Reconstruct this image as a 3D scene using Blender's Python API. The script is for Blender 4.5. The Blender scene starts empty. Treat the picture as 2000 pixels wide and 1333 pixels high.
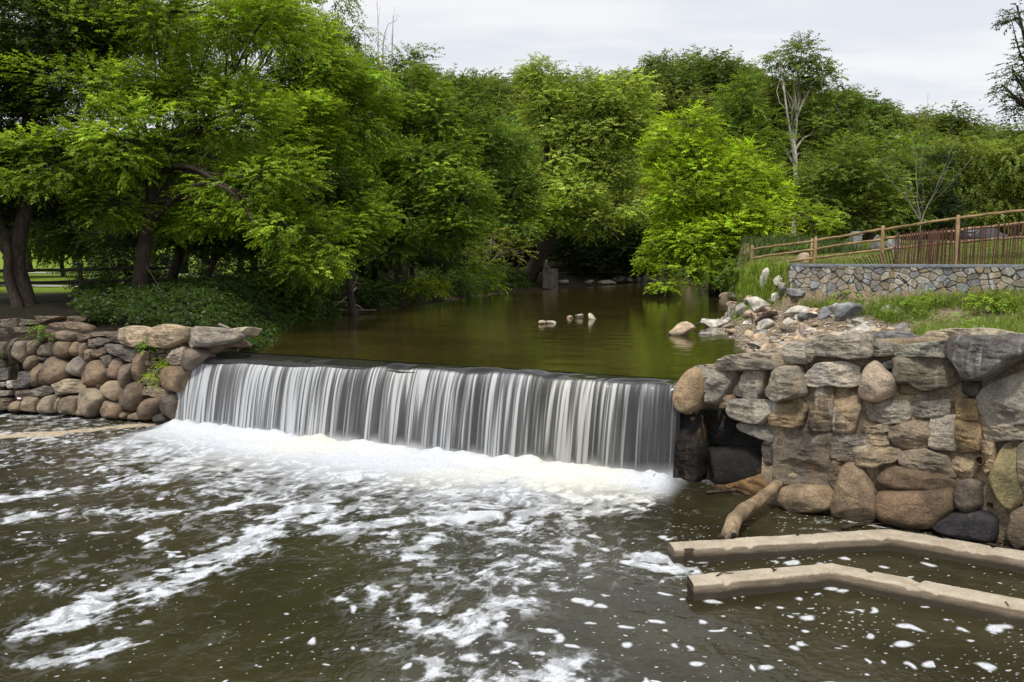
import bpy, bmesh, math, random
import numpy as np
from mathutils import Vector, Matrix

rng = np.random.default_rng(11)
random.seed(11)
S = bpy.context.scene
COL = S.collection

# ------------------------------------------------------------------ camera
F, CX, CY, HOR = 1550.0, 1000.0, 666.5, 508.0
PITCH = math.atan((CY - HOR) / F)
H = 4.75
ZP = 2.05                      # level of the upper pool (lower water is z = 0)
cp, sp = math.cos(PITCH), math.sin(PITCH)
CAM = np.array([0, 0, H])

cam_d = bpy.data.cameras.new('camera')
cam_d.sensor_width = 36.0
cam_d.lens = 36.0 * F / 2000.0
cam_d.clip_end = 3000
cam_d.clip_start = 0.1
cam = bpy.data.objects.new('camera', cam_d)
cam.location = (0, 0, H)
cam.rotation_euler = (math.pi / 2 - PITCH, 0, 0)
COL.objects.link(cam)
S.camera = cam

def ray(px, py):
    r = (np.asarray(px, float) - CX) / F
    d = (np.asarray(py, float) - CY) / F
    return np.stack([r, cp - d * sp, -sp - d * cp + 0 * r], -1)

def G(px, py, z):              # the point of level z seen there
    v = ray(px, py); t = (z - H) / v[..., 2]
    return CAM + v * t[..., None]

def AY(px, py, Y):             # the point at distance Y seen there
    v = ray(px, py); t = Y / v[..., 1]
    return CAM + v * t[..., None]

def colx(px, Y, z=3.0):        # x of an image column at distance Y
    return (px - CX) / F * (Y * cp + (H - z) * sp)

# ------------------------------------------------------------------ numpy noise
def _h(ix, iy, iz, seed):
    n = (ix.astype(np.int64) * 374761393 + iy.astype(np.int64) * 668265263 + iz.astype(np.int64) * 2147483647 + seed * 1274126177) & 0xFFFFFFFF
    n = ((n ^ (n >> 13)) * 1274126177) & 0xFFFFFFFF
    n = ((n ^ (n >> 16)) * 2246822519) & 0xFFFFFFFF
    return ((n ^ (n >> 15)) & 0xFFFFFF).astype(np.float64) / 0xFFFFFF

def vn(x, y, z=0.0, seed=0):   # value noise, 0..1
    x = np.asarray(x, float); y = np.asarray(y, float) + 0 * x; z = np.asarray(z, float) + 0 * x
    ix, iy, iz = np.floor(x), np.floor(y), np.floor(z)
    fx, fy, fz = x - ix, y - iy, z - iz
    fx = fx * fx * fx * (fx * (fx * 6 - 15) + 10); fy = fy * fy * fy * (fy * (fy * 6 - 15) + 10); fz = fz * fz * fz * (fz * (fz * 6 - 15) + 10)
    r = 0
    for a in (0, 1):
        for b in (0, 1):
            for c in (0, 1):
                r = r + _h(ix + a, iy + b, iz + c, seed) * (fx if a else 1 - fx) * (fy if b else 1 - fy) * (fz if c else 1 - fz)
    return r

def fbm(x, y, z=0.0, seed=0, oct=4, gain=0.5):
    s = 0; a = 1; t = 0
    for o in range(oct):
        k = 2.03 ** o
        s = s + a * vn(np.asarray(x) * k + 17.3 * o, np.asarray(y) * k + 5.1 * o, np.asarray(z) * k + 9.7 * o, seed + o); t += a; a *= gain
    return s / t

def sst(a, b, x):
    t = np.clip((np.asarray(x, float) - a) / (b - a), 0, 1)
    return t * t * (3 - 2 * t)

# ------------------------------------------------------------------ object helpers
def mesh(name, verts, faces, mat=None, smooth=True, cols=None, colname='Col', uv=None, attrs=None):
    """faces: an (n,3)/(n,4) array or a list of tuples"""
    me = bpy.data.meshes.new(name)
    verts = np.ascontiguousarray(verts, np.float32)
    if isinstance(faces, np.ndarray):
        nf, k = faces.shape
        me.vertices.add(len(verts)); me.vertices.foreach_set('co', verts.ravel())
        me.loops.add(nf * k); me.loops.foreach_set('vertex_index', np.ascontiguousarray(faces, np.int32).ravel())
        me.polygons.add(nf)
        me.polygons.foreach_set('loop_start', np.arange(0, nf * k, k, dtype=np.int32))
        me.polygons.foreach_set('loop_total', np.full(nf, k, np.int32))
        me.update(calc_edges=True)
    else:
        me.from_pydata([tuple(v) for v in verts], [], [tuple(f) for f in faces])
        me.update()
    if smooth:
        me.polygons.foreach_set('use_smooth', np.ones(len(me.polygons), bool))
    if cols is not None:
        a = me.color_attributes.new(colname, 'FLOAT_COLOR', 'POINT')
        c = np.ones((len(verts), 4), np.float32); c[:, :3] = cols
        a.data.foreach_set('color', c.ravel())
    if attrs:
        for k, v in attrs.items():
            a = me.attributes.new(k, 'FLOAT', 'POINT'); a.data.foreach_set('value', np.ascontiguousarray(v, np.float32).ravel())
    if mat is not None: me.materials.append(mat)
    return me

def link(name, me, parent=None, loc=None):
    o = bpy.data.objects.new(name, me); COL.objects.link(o)
    if parent is not None: o.parent = parent
    if loc is not None: o.location = loc
    return o

def tag(o, label=None, cat=None, group=None, kind=None):
    if label: o['label'] = label
    if cat: o['category'] = cat
    if group: o['group'] = group
    if kind: o['kind'] = kind
    return o

def thing(name, label, cat, loc=(0, 0, 0), rz=0.0, group=None):
    o = bpy.data.objects.new(name, None); COL.objects.link(o)
    o.empty_display_size = 0.2
    o.location = tuple(float(v) for v in loc); o.rotation_euler = (0, 0, rz)
    return tag(o, label, cat, group)

def dup(root, loc, rz=0.0, sc=1.0, label=None, group=None, color=None):
    r = root.copy(); COL.objects.link(r)
    r.location = tuple(float(v) for v in loc); r.rotation_euler = (0, 0, rz); r.scale = (sc, sc, sc) if np.isscalar(sc) else sc
    if label: r['label'] = label
    if group: r['group'] = group
    for ch in list(root.children):
        c = ch.copy(); COL.objects.link(c); c.parent = r
        if color is not None: c.color = color
        for g in ch.children:
            d = g.copy(); COL.objects.link(d); d.parent = c
    return r

class MB:                      # collects pieces into ONE mesh
    def __init__(s): s.v = []; s.f = []; s.n = 0
    def add(s, v, f):
        v = np.asarray(v, float); s.v.append(v); s.f += [tuple(i + s.n for i in q) for q in f]; s.n += len(v)
    def box(s, c, d, rz=0.0, bev=0.0):
        x, y, z = [q / 2 for q in d]
        if bev <= 0:
            v = np.array([(a * x, b * y, e * z) for a in (-1, 1) for b in (-1, 1) for e in (-1, 1)])
            f = [(0, 1, 3, 2), (4, 6, 7, 5), (0, 4, 5, 1), (2, 3, 7, 6), (0, 2, 6, 4), (1, 5, 7, 3)]
        else:
            bm = bmesh.new(); bmesh.ops.create_cube(bm, size=1.0)
            for q in bm.verts: q.co = Vector((q.co.x * d[0], q.co.y * d[1], q.co.z * d[2]))
            bmesh.ops.bevel(bm, geom=bm.edges[:], offset=bev, segments=2, affect='EDGES')
            bm.verts.index_update(); v = np.array([q.co[:] for q in bm.verts]); f = [tuple(q.index for q in p.verts) for p in bm.faces]; bm.free()
        c_, s_ = math.cos(rz), math.sin(rz)
        v = v @ np.array([[c_, s_, 0], [-s_, c_, 0], [0, 0, 1]]) + np.array(c)
        s.add(v, f)
    def tube(s, pts, rad, n=8, cap=True, jit=0.0):
        pts = np.asarray(pts, float); m = len(pts); rad = np.atleast_1d(np.asarray(rad, float)); rad = np.interp(np.linspace(0, 1, m), np.linspace(0, 1, len(rad)), rad) if len(rad) > 1 else np.full(m, rad[0])
        t = np.gradient(pts, axis=0); t /= np.linalg.norm(t, axis=1)[:, None] + 1e-9
        ref = np.array([0, 0, 1.0]) if abs(t[0][2]) < 0.8 else np.array([1.0, 0, 0])
        vs = []
        a = np.cross(t[0], ref); a /= np.linalg.norm(a)
        for i in range(m):
            a = a - t[i] * (a @ t[i]); a /= np.linalg.norm(a) + 1e-9
            b = np.cross(t[i], a)
            th = np.arange(n) * 2 * math.pi / n
            rr = rad[i] * (1 + jit * (np.sin(th * 3 + i * 0.7) * 0.5 + np.sin(th * 2 - i * 1.1) * 0.5))
            vs.append(pts[i] + rr[:, None] * (np.cos(th)[:, None] * a + np.sin(th)[:, None] * b))
        f = [(i * n + j, i * n + (j + 1) % n, (i + 1) * n + (j + 1) % n, (i + 1) * n + j) for i in range(m - 1) for j in range(n)]
        if cap: f += [tuple(range(n))[::-1], tuple((m - 1) * n + j for j in range(n))]
        s.add(np.concatenate(vs), f)
    def build(s, name, mat, parent=None, smooth=True, cols=None, loc=None):
        me = mesh(name, np.concatenate(s.v), s.f, mat, smooth, cols)
        return link(name, me, parent, loc)

def smooth_path(pts, n):
    pts = np.asarray(pts, float)
    if len(pts) == 2: return pts[0] + (pts[1] - pts[0]) * np.linspace(0, 1, n)[:, None]
    d = np.r_[0, np.cumsum(np.linalg.norm(np.diff(pts, axis=0), axis=1))]; d /= d[-1]
    t = np.linspace(0, 1, n); out = []
    P = np.vstack([2 * pts[0] - pts[1], pts, 2 * pts[-1] - pts[-2]])
    for q in t:
        i = min(max(np.searchsorted(d, q, 'right') - 1, 0), len(pts) - 2)
        u = (q - d[i]) / (d[i + 1] - d[i] + 1e-9)
        p0, p1, p2, p3 = P[i], P[i + 1], P[i + 2], P[i + 3]
        out.append(0.5 * ((2 * p1) + (-p0 + p2) * u + (2 * p0 - 5 * p1 + 4 * p2 - p3) * u * u + (-p0 + 3 * p1 - 3 * p2 + p3) * u ** 3))
    return np.array(out)

def grid_faces(nr, nc):
    i = np.arange(nr - 1)[:, None] * nc + np.arange(nc - 1)[None]
    return np.stack([i, i + 1, i + nc + 1, i + nc], -1).reshape(-1, 4)

# ------------------------------------------------------------------ materials
def M(name):
    m = bpy.data.materials.new(name); m.use_nodes = True
    nt = m.node_tree; nt.nodes.clear()
    out = nt.nodes.new('ShaderNodeOutputMaterial')
    return m, nt, out
def N(nt, t, **kw):
    n = nt.nodes.new(t)
    for k, v in kw.items():
        if k.startswith('i_'):
            key = k[2:]
            key = int(key) if key.isdigit() else key.replace('_', ' ')
            n.inputs[key].default_value = v
        else: setattr(n, k, v)
    return n
def L(nt, a, b): nt.links.new(a, b)
def mixc(nt, fac, a, b, mode='MIX'):
    n = nt.nodes.new('ShaderNodeMix'); n.data_type = 'RGBA'; n.blend_type = mode
    for s, v in ((n.inputs[0], fac), (n.inputs[6], a), (n.inputs[7], b)):
        if hasattr(v, 'is_linked') or isinstance(v, bpy.types.NodeSocket): nt.links.new(v, s)
        elif isinstance(v, (int, float)): s.default_value = v
        else: s.default_value = (*v, 1) if len(v) == 3 else v
    return n.outputs[2]
def mth(nt, op, a, b=0.0, clamp=False):
    n = nt.nodes.new('ShaderNodeMath'); n.operation = op; n.use_clamp = clamp
    for s, v in ((n.inputs[0], a), (n.inputs[1], b)):
        if isinstance(v, bpy.types.NodeSocket): nt.links.new(v, s)
        else: s.default_value = v
    return n.outputs[0]
def mrange(nt, v, a, b, c=0.0, d=1.0):
    n = nt.nodes.new('ShaderNodeMapRange'); n.interpolation_type = 'SMOOTHSTEP'
    nt.links.new(v, n.inputs[0]); n.inputs[1].default_value = a; n.inputs[2].default_value = b; n.inputs[3].default_value = c; n.inputs[4].default_value = d
    return n.outputs[0]
def noise(nt, co, scale, detail=5, rough=0.55, scl=None, dist=0.0):
    if scl is not None:
        mp = nt.nodes.new('ShaderNodeMapping'); mp.inputs['Scale'].default_value = scl; nt.links.new(co, mp.inputs[0]); co = mp.outputs[0]
    n = nt.nodes.new('ShaderNodeTexNoise'); n.inputs['Scale'].default_value = scale; n.inputs['Detail'].default_value = detail
    n.inputs['Roughness'].default_value = rough; n.inputs['Distortion'].default_value = dist
    nt.links.new(co, n.inputs['Vector'])
    return n.outputs['Fac']

def stone_mat(name, streak=0.0, wet=0.22, grain=0.45, bump=0.5, scale=1.0, moss=0.0, wetz=0.0):
    m, nt, out = M(name)
    geo = N(nt, 'ShaderNodeNewGeometry'); pos = geo.outputs['Position']
    col = N(nt, 'ShaderNodeAttribute', attribute_name='Col').outputs['Color']
    big = noise(nt, pos, 2.2 * scale, 6, 0.6)
    fine = noise(nt, pos, 26 * scale, 8, 0.7)
    spk = noise(nt, pos, 80 * scale, 3, 0.7)
    c = mixc(nt, 1.0, col, mixc(nt, mrange(nt, big, 0.3, 0.7), (0.6, 0.6, 0.61), (1.55, 1.48, 1.36)), 'MULTIPLY')
    c = mixc(nt, grain, c, mixc(nt, mrange(nt, fine, 0.32, 0.68), (0.35, 0.33, 0.31), (1.7, 1.65, 1.55)), 'MULTIPLY')
    c = mixc(nt, grain * 0.8, c, mixc(nt, mrange(nt, spk, 0.35, 0.65), (0.5, 0.5, 0.5), (1.5, 1.5, 1.5)), 'MULTIPLY')
    # dark stains
    st = noise(nt, pos, 1.6 * scale, 5, 0.65, scl=(1, 1, 0.6))
    c = mixc(nt, mrange(nt, st, 0.53, 0.72, 0, 0.55), c, (0.05, 0.042, 0.035))
    if streak > 0:     # pale lime runs down the face
        run = noise(nt, pos, 3.0, 5, 0.6, scl=(1.6, 1.6, 0.22)); ms = noise(nt, pos, 0.8, 2, 0.5)
        zz_ = N(nt, 'ShaderNodeSeparateXYZ'); L(nt, pos, zz_.inputs[0])
        k = mth(nt, 'MULTIPLY', mth(nt, 'MULTIPLY', mrange(nt, run, 0.53, 0.72), mrange(nt, ms, 0.42, 0.62)), mrange(nt, zz_.outputs[2], .9, 1.5))
        c = mixc(nt, mth(nt, 'MULTIPLY', k, streak), c, (0.55, 0.52, 0.47))
        rs = noise(nt, pos, 2.0, 4, 0.6, scl=(1.3, 1.3, 0.3))
        c = mixc(nt, mrange(nt, rs, 0.60, 0.74, 0, 0.6), c, (0.30, 0.17, 0.06))
    if moss > 0:
        mo = noise(nt, pos, 1.1, 5, 0.7)
        c = mixc(nt, mrange(nt, mo, 0.56, 0.72, 0, moss), c, (0.06, 0.075, 0.02))
    sepz = N(nt, 'ShaderNodeSeparateXYZ'); L(nt, pos, sepz.inputs[0])
    wz = mth(nt, 'ADD', sepz.outputs[2], mth(nt, 'MULTIPLY', big, 0.18))
    w = mrange(nt, wz, wet + wetz, wetz + 0.06, 0, 0.75)
    c = mixc(nt, w, c, (0.03, 0.025, 0.02))
    b = N(nt, 'ShaderNodeBsdfPrincipled'); L(nt, c, b.inputs['Base Color'])
    L(nt, mth(nt, 'SUBTRACT', 0.9, mth(nt, 'MULTIPLY', w, 0.6)), b.inputs['Roughness'])
    b.inputs['Specular IOR Level'].default_value = 0.3
    hh = mth(nt, 'ADD', mth(nt, 'MULTIPLY', fine, 0.7), mth(nt, 'MULTIPLY', spk, 0.35))
    hh = mth(nt, 'ADD', hh, mth(nt, 'MULTIPLY', noise(nt, pos, 9 * scale, 6, 0.65, scl=(1, 1, 2.2)), 1.2))
    bp = N(nt, 'ShaderNodeBump', i_Strength=bump, i_Distance=0.035 / scale); L(nt, hh, bp.inputs['Height']); L(nt, bp.outputs[0], b.inputs['Normal'])
    L(nt, b.outputs[0], out.inputs[0])
    return m

def simple_mat(name, col, rough=0.8, var=0.35, scale=8, bump=0.3, metal=0.0, dist=0.01, stretch=None, spec=0.3):
    m, nt, out = M(name)
    tc = N(nt, 'ShaderNodeTexCoord').outputs['Object']
    n = noise(nt, tc, scale, 6, 0.65, scl=stretch)
    n2 = noise(nt, tc, scale * 0.17, 3, 0.5)
    c = mixc(nt, mrange(nt, n, 0.3, 0.7), tuple(v * (1 - var) for v in col), tuple(min(1, v * (1 + var)) for v in col))
    c = mixc(nt, mrange(nt, n2, 0.45, 0.7, 0, var), c, tuple(v * 0.45 for v in col))
    b = N(nt, 'ShaderNodeBsdfPrincipled', i_Roughness=rough, i_Metallic=metal); L(nt, c, b.inputs['Base Color'])
    b.inputs['Specular IOR Level'].default_value = spec
    if bump:
        bp = N(nt, 'ShaderNodeBump', i_Strength=bump, i_Distance=dist); L(nt, n, bp.inputs['Height']); L(nt, bp.outputs[0], b.inputs['Normal'])
    L(nt, b.outputs[0], out.inputs[0])
    return m

def leaf_mat(name='leaf', trans=0.42, gloss=0.022):
    m, nt, out = M(name)
    col = N(nt, 'ShaderNodeAttribute', attribute_name='Col').outputs['Color']
    oi = N(nt, 'ShaderNodeObjectInfo').outputs['Color']
    c = mixc(nt, 1.0, mixc(nt, 1.0, col, oi, 'MULTIPLY'), (1.55, 1.45, 1.25), 'MULTIPLY')
    d = N(nt, 'ShaderNodeBsdfDiffuse', i_Roughness=0.5); L(nt, c, d.inputs[0])
    t = N(nt, 'ShaderNodeBsdfTranslucent'); L(nt, mixc(nt, 1.0, c, (1.25, 1.25, 0.55), 'MULTIPLY'), t.inputs[0])
    g = N(nt, 'ShaderNodeBsdfGlossy', i_Roughness=0.45); g.inputs[0].default_value = (0.9, 0.95, 0.9, 1)
    a = N(nt, 'ShaderNodeMixShader', i_0=trans); L(nt, d.outputs[0], a.inputs[1]); L(nt, t.outputs[0], a.inputs[2])
    e = N(nt, 'ShaderNodeMixShader', i_0=gloss); L(nt, a.outputs[0], e.inputs[1]); L(nt, g.outputs[0], e.inputs[2])
    L(nt, e.outputs[0], out.inputs[0])
    return m
LEAF = leaf_mat()
GRASSM = leaf_mat('grass_blade', 0.35, 0.04)
BARK = simple_mat('bark', (0.055, 0.042, 0.032), 0.95, 0.5, 14, 0.8, dist=0.03, stretch=(1, 1, 0.25))
BARKP = simple_mat('pale_bark', (0.42, 0.39, 0.33), 0.9, 0.45, 5, 0.4, dist=0.02, stretch=(1, 1, 0.4))
BARKG = simple_mat('grey_dead_bark', (0.21, 0.185, 0.155), 0.95, 0.4, 10, 0.5, dist=0.02, stretch=(1, 1, 0.25))

# ------------------------------------------------------------------ layout of the place
footL, footR = G(352, 834, 0.0), G(1308, 946, 0.0)
dirD = (footR - footL)[:2]; LEN = np.linalg.norm(dirD); dirD = dirD / LEN
nD = np.array([dirD[1], -dirD[0]])           # downstream (towards the camera side)
if nD[1] > 0: nD = -nD
THROW = 0.62
crestL, crestR = footL[:2] - nD * THROW, footR[:2] - nD * THROW

LW = np.array([G(-420, 822, 0.0)[:2], G(-150, 810, 0.0)[:2], G(0, 806, 0.0)[:2], G(120, 810, 0.0)[:2], G(240, 818, 0.0)[:2], G(352, 832, 0.0)[:2] - nD * 0.15])
RW = np.array([G(1306, 944, 0.0)[:2] - nD * 0.5, G(1400, 950, 0.0)[:2] , G(1510, 985, 0.0)[:2], G(1620, 1004, 0.0)[:2], G(1740, 1022, 0.0)[:2], G(1880, 1045, 0.0)[:2], G(2000, 1072, 0.0)[:2], G(2300, 1140, 0.0)[:2], np.array([14.5, 8.6])])
WLINE = np.vstack([[(-80, LW[0][1] + 6)], LW, [crestL], [crestR], RW, [(30, 5), (80, -10)]])

def zdist(poly, x, y):          # signed distance to an open polyline; + on its upstream (left-hand) side
    x = np.asarray(x, float); y = np.asarray(y, float)
    best = np.full(x.shape, 1e9); sg = np.ones(x.shape)
    for a, b in zip(poly[:-1], poly[1:]):
        d = np.subtract(b, a); l2 = d @ d
        t = np.clip(((x - a[0]) * d[0] + (y - a[1]) * d[1]) / l2, 0, 1)
        qx, qy = x - (a[0] + t * d[0]), y - (a[1] + t * d[1])
        dd = np.hypot(qx, qy); cr = d[0] * (y - a[1]) - d[1] * (x - a[0])
        u = dd < best - 1e-9
        best = np.where(u, dd, best); sg = np.where(u, np.sign(cr), sg)
    return best * sg

def inside(poly, x, y):
    x = np.asarray(x, float); y = np.asarray(y, float); r = np.zeros(x.shape, bool)
    for (x1, y1), (x2, y2) in zip(poly, np.roll(poly, -1, 0)):
        c = ((y1 > y) != (y2 > y)) & (x < (x2 - x1) * (y - y1) / (y2 - y1 + 1e-12) + x1)
        r ^= c
    return r
def sdpoly(poly, x, y):
    d = np.abs(zdist(np.vstack([poly, poly[:1]]), x, y))
    return np.where(inside(poly, x, y), -d, d)

_pp = [(470, 684), (500, 664), (520, 650), (560, 632), (650, 612), (720, 599), (800, 587), (900, 572), (980, 560), (1060, 554.5), (1180, 551), (1290, 549.5), (1345, 556), (1420, 580), (1445, 600), (1440, 618), (1395, 640), (1440, 652), (1480, 668), (1475, 690), (1420, 715), (1350, 742)]
POND = np.array([G(a, b, ZP)[:2] for a, b in _pp])
POND = np.vstack([POND, [crestR + nD * 0.1, crestL + nD * 0.1]])

RWALL = np.array([AY(1545, 552, 30.5)[:2], AY(1700, 550, 28.8)[:2], AY(1850, 550, 27.2)[:2], AY(2010, 550, 25.6)[:2], AY(2300, 550, 22.8)[:2]])
def wall_behind(x, y): return zdist(RWALL[::-1], x, y) * -1

_rc = np.array([-900, 0, 500, 700, 800, 900, 1000, 1050, 1150, 1250, 1350, 1450, 1600, 1700, 1800, 1900, 2000, 2300, 3200])
_rr = np.array([330, 200, 140, 128, 130, 155, 145, 128, 150, 128, 110, 120, 158, 190, 218, 232, 246, 300, 420])
def T(x, y):
    x = np.asarray(x, float); y = np.asarray(y, float)
    sd = sdpoly(POND, x, y); dW = zdist(WLINE, x, y)
    und = fbm(x * 0.35, y * 0.35, 0, 3, 4) - 0.5
    # left bank and meadow
    zl = ZP + 1.05 * sst(-0.1, 2.6, sd) ** 0.8 + 0.010 * np.clip(sd - 4, 0, 40) + und * 0.25 * sst(0.3, 3, sd)
    zl = np.where((x < -7.5) & (y < 60), np.minimum(zl, 2.42 + .15 * np.clip(dW - .75, 0, 50)), zl)
    # right bank
    zr = ZP + 0.02 + 0.09 * np.clip(sd, 0, 12) + und * 0.22 * sst(0, 2, sd)
    xe = RWALL[0][0]
    wb = zdist(RWALL, x, y)
    wd = 0.35 + 0.45 * np.clip(y - 30.5, 0, 9)
    beh = sst(-0.25, 0.2 + 0.5 * (wd - .35), wb) * sst(-1, 0.15, (x - xe) / wd) * (y > 10)
    zr = zr + 0.62 * sst(-4.5, -.3, wb) * sst(xe - 2.8, xe + .5, x) * (y > 10)
    zt = 4.36 + 0.062 * np.clip(wb, 0, 26) + und * 0.15
    zr = zr * (1 - beh) + zt * beh
    kl = sst(xe + 0.5, xe - 6, x) * sst(30, 40, y)
    zr = zr + 0
    nearw = np.exp(-np.clip(dW - 0.6, 0, 99) / 2.2) * (x > 3) * sst(4.4, 6.5, x)
    zr = zr * (1 - nearw) + nearw * (2.25 + 0.75 * sst(4.5, 8, x))
    side = sst(-0.05, 0.05, x / np.maximum(y, 1) - np.interp(y, [0, 18, 30, 60, 90, 100, 400], [-0.1, -0.1, 0.0, 0.1, 0.14, 0.10, 0.1]))
    z = zl * (1 - side) + zr * side
    far = sst(70, 105, y)
    z = z * (1 - far) + far * np.minimum(z, ZP + 1.0 + 0.6 * np.maximum(0, sst(0.1, 0.5, x / np.maximum(y, 1))) )
    z = np.where(sd < 0.0, ZP - 0.75 * sst(0, 3.5, -sd) - 0.03, np.maximum(z, ZP - 0.03 + 0.25 * np.clip(sd, 0, 0.3)))
    z = np.where((sd >= 0) & (sd < 1), ZP - 0.03 + (z - ZP + 0.03) * sst(-0.1, 1, sd), z)
    # hill
    col = CX + F * x / np.maximum(y, 20)
    hr = (508 - np.interp(col, _rc, _rr)) * 215 / F + 4.75 - 20.5
    hs = sst(112, 215, y) * (1 - 0.35 * sst(235, 420, y))
    z = z + np.maximum(hr, 6) * hs * (1 + 0.12 * (fbm(x * 0.02, y * 0.02, 0, 8, 3) - 0.5))
    # the stream bed below the dam and walls
    lo = -0.9 + 0.4 * und
    z = np.where(dW < 0.75, lo, z)
    return z
def Tp(x, y): return float(T(np.array([x]), np.array([y]))[0])
def RT(px, py, y0=14.0, y1=320.0):      # where the sight line meets the ground
    v = ray(px, py); ys = np.concatenate([np.arange(y0, 60, 0.08), np.arange(60, y1, 0.4)])
    t = ys / v[1]; P = CAM + v * t[:, None]
    zz = np.maximum(T(P[:, 0], P[:, 1]), np.where(P[:, 1] > 17, ZP * (sdpoly(POND, P[:, 0], P[:, 1]) < 0.5), 0))
    k = np.nonzero(P[:, 2] <= zz)[0]
    i = k[0] if len(k) else len(ys) - 1
    return np.array([P[i, 0], P[i, 1], zz[i]])
# ================================================================== GROUND
def graded(a, b, fine0, fine1, step, k=1.09):
    v = list(np.arange(fine0, fine1 + 1e-6, step))
    s = step
    while v[-1] < b: s *= k; v.append(v[-1] + s)
    s = step
    while v[0] > a: s *= k; v.insert(0, v[0] - s)
    return np.array(v)
gx = graded(-700, 700, -20, 24, 0.32); gy = graded(-40, 900, 11, 48, 0.32, 1.05)
XX, YY = np.meshgrid(gx, gy); gsh = XX.shape
zz = T(XX.ravel(), YY.ravel())
x_, y_ = XX.ravel(), YY.ravel()
sd = sdpoly(POND, x_, y_); wb = zdist(RWALL, x_, y_)
n1 = fbm(x_ * 0.5, y_ * 0.5, 0, 21, 4); n2 = fbm(x_ * 0.09, y_ * 0.09, 0, 22, 3)
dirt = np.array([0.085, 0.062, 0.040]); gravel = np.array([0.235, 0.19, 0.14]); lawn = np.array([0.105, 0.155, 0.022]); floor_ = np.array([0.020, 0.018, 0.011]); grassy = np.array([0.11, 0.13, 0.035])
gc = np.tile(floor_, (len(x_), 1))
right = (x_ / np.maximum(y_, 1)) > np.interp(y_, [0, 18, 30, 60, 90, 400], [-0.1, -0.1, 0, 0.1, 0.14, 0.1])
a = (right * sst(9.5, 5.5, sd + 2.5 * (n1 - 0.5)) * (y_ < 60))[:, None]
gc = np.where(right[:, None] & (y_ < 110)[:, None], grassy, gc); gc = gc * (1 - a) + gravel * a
gw = (right * sst(5.5, 7.5, x_) * sst(6, 3, zdist(WLINE, x_, y_)) * (y_ < 26))[:, None]; gc = gc * (1 - gw) + gw * np.array([.10, .105, .035])
b = (right * sst(0.1, 0.6, wb) * (y_ < 105))[:, None]; lw = lawn * (0.75 + 0.6 * n1)[:, None]
sand = sst(0.55, 0.68, n2)[:, None]
gc = gc * (1 - b) + b * (lw * (1 - sand) + sand * np.array([0.30, 0.24, 0.15]))
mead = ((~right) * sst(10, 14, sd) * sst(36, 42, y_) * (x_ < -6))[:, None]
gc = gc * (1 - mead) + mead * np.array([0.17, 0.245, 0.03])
gc = np.where((sd < 0.15)[:, None], dirt * 0.5, gc)
m, nt, out = M('earth')
pos = N(nt, 'ShaderNodeNewGeometry').outputs['Position']
col = N(nt, 'ShaderNodeAttribute', attribute_name='Col').outputs['Color']
f1 = noise(nt, pos, 9, 8, 0.7); f2 = noise(nt, pos, 45, 4, 0.6)
c = mixc(nt, 1, col, mixc(nt, mrange(nt, f1, .3, .7), (.5, .5, .5), (1.5, 1.45, 1.35)), 'MULTIPLY')
c = mixc(nt, 1, c, mixc(nt, mrange(nt, f2, .3, .7), (.6, .6, .6), (1.4, 1.4, 1.35)), 'MULTIPLY')
b_ = N(nt, 'ShaderNodeBsdfPrincipled', i_Roughness=0.95); b_.inputs['Specular IOR Level'].default_value = 0.15; L(nt, c, b_.inputs['Base Color'])
bp = N(nt, 'ShaderNodeBump', i_Strength=0.7, i_Distance=0.05); L(nt, mth(nt, 'ADD', f1, f2), bp.inputs['Height']); L(nt, bp.outputs[0], b_.inputs['Normal']); L(nt, b_.outputs[0], out.inputs[0])
EARTH = m
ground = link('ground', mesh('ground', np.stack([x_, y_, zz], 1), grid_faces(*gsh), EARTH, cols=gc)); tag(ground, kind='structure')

# footpaths through the left meadow
PATHM = simple_mat('path_gravel', (0.42, 0.40, 0.36), 0.95, 0.25, 12, 0.3)
def strip(name, pts, w):
    p = smooth_path([(q[0], q[1], 0) for q in pts], 60)[:, :2]; d = np.gradient(p, axis=0); d /= np.linalg.norm(d, axis=1)[:, None]
    n = np.stack([-d[:, 1], d[:, 0]], 1); k = np.linspace(-0.5, 0.5, 7)
    P = p[:, None] + n[:, None] * (k * w)[None, :, None]
    z = T(P[..., 0].ravel(), P[..., 1].ravel()) + 0.05
    o = link(name, mesh(name, np.c_[P.reshape(-1, 2), z], grid_faces(60, 7), PATHM)); tag(o, kind='structure'); return o
strip('path', [colx_ for colx_ in [(-40, 44.5), (-26, 46.0), (-19, 49.0), (-14, 54), (-8, 66), (-3, 78)]], 2.0)
strip('path', [(-80, 74), (-45, 76), (-30, 80), (-14, 92)], 2.0)

# ================================================================== UPPER POOL
Lp = crestL + nD * 0.0; Rp = crestR + nD * 0.0
pool = [Lp - dirD * 0.6, Rp + dirD * 0.5, (7.5, 17.6), (13, 19), (24, 48), (24, 125), (-16, 125), (-22, 50), (-16, 27)]
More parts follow.
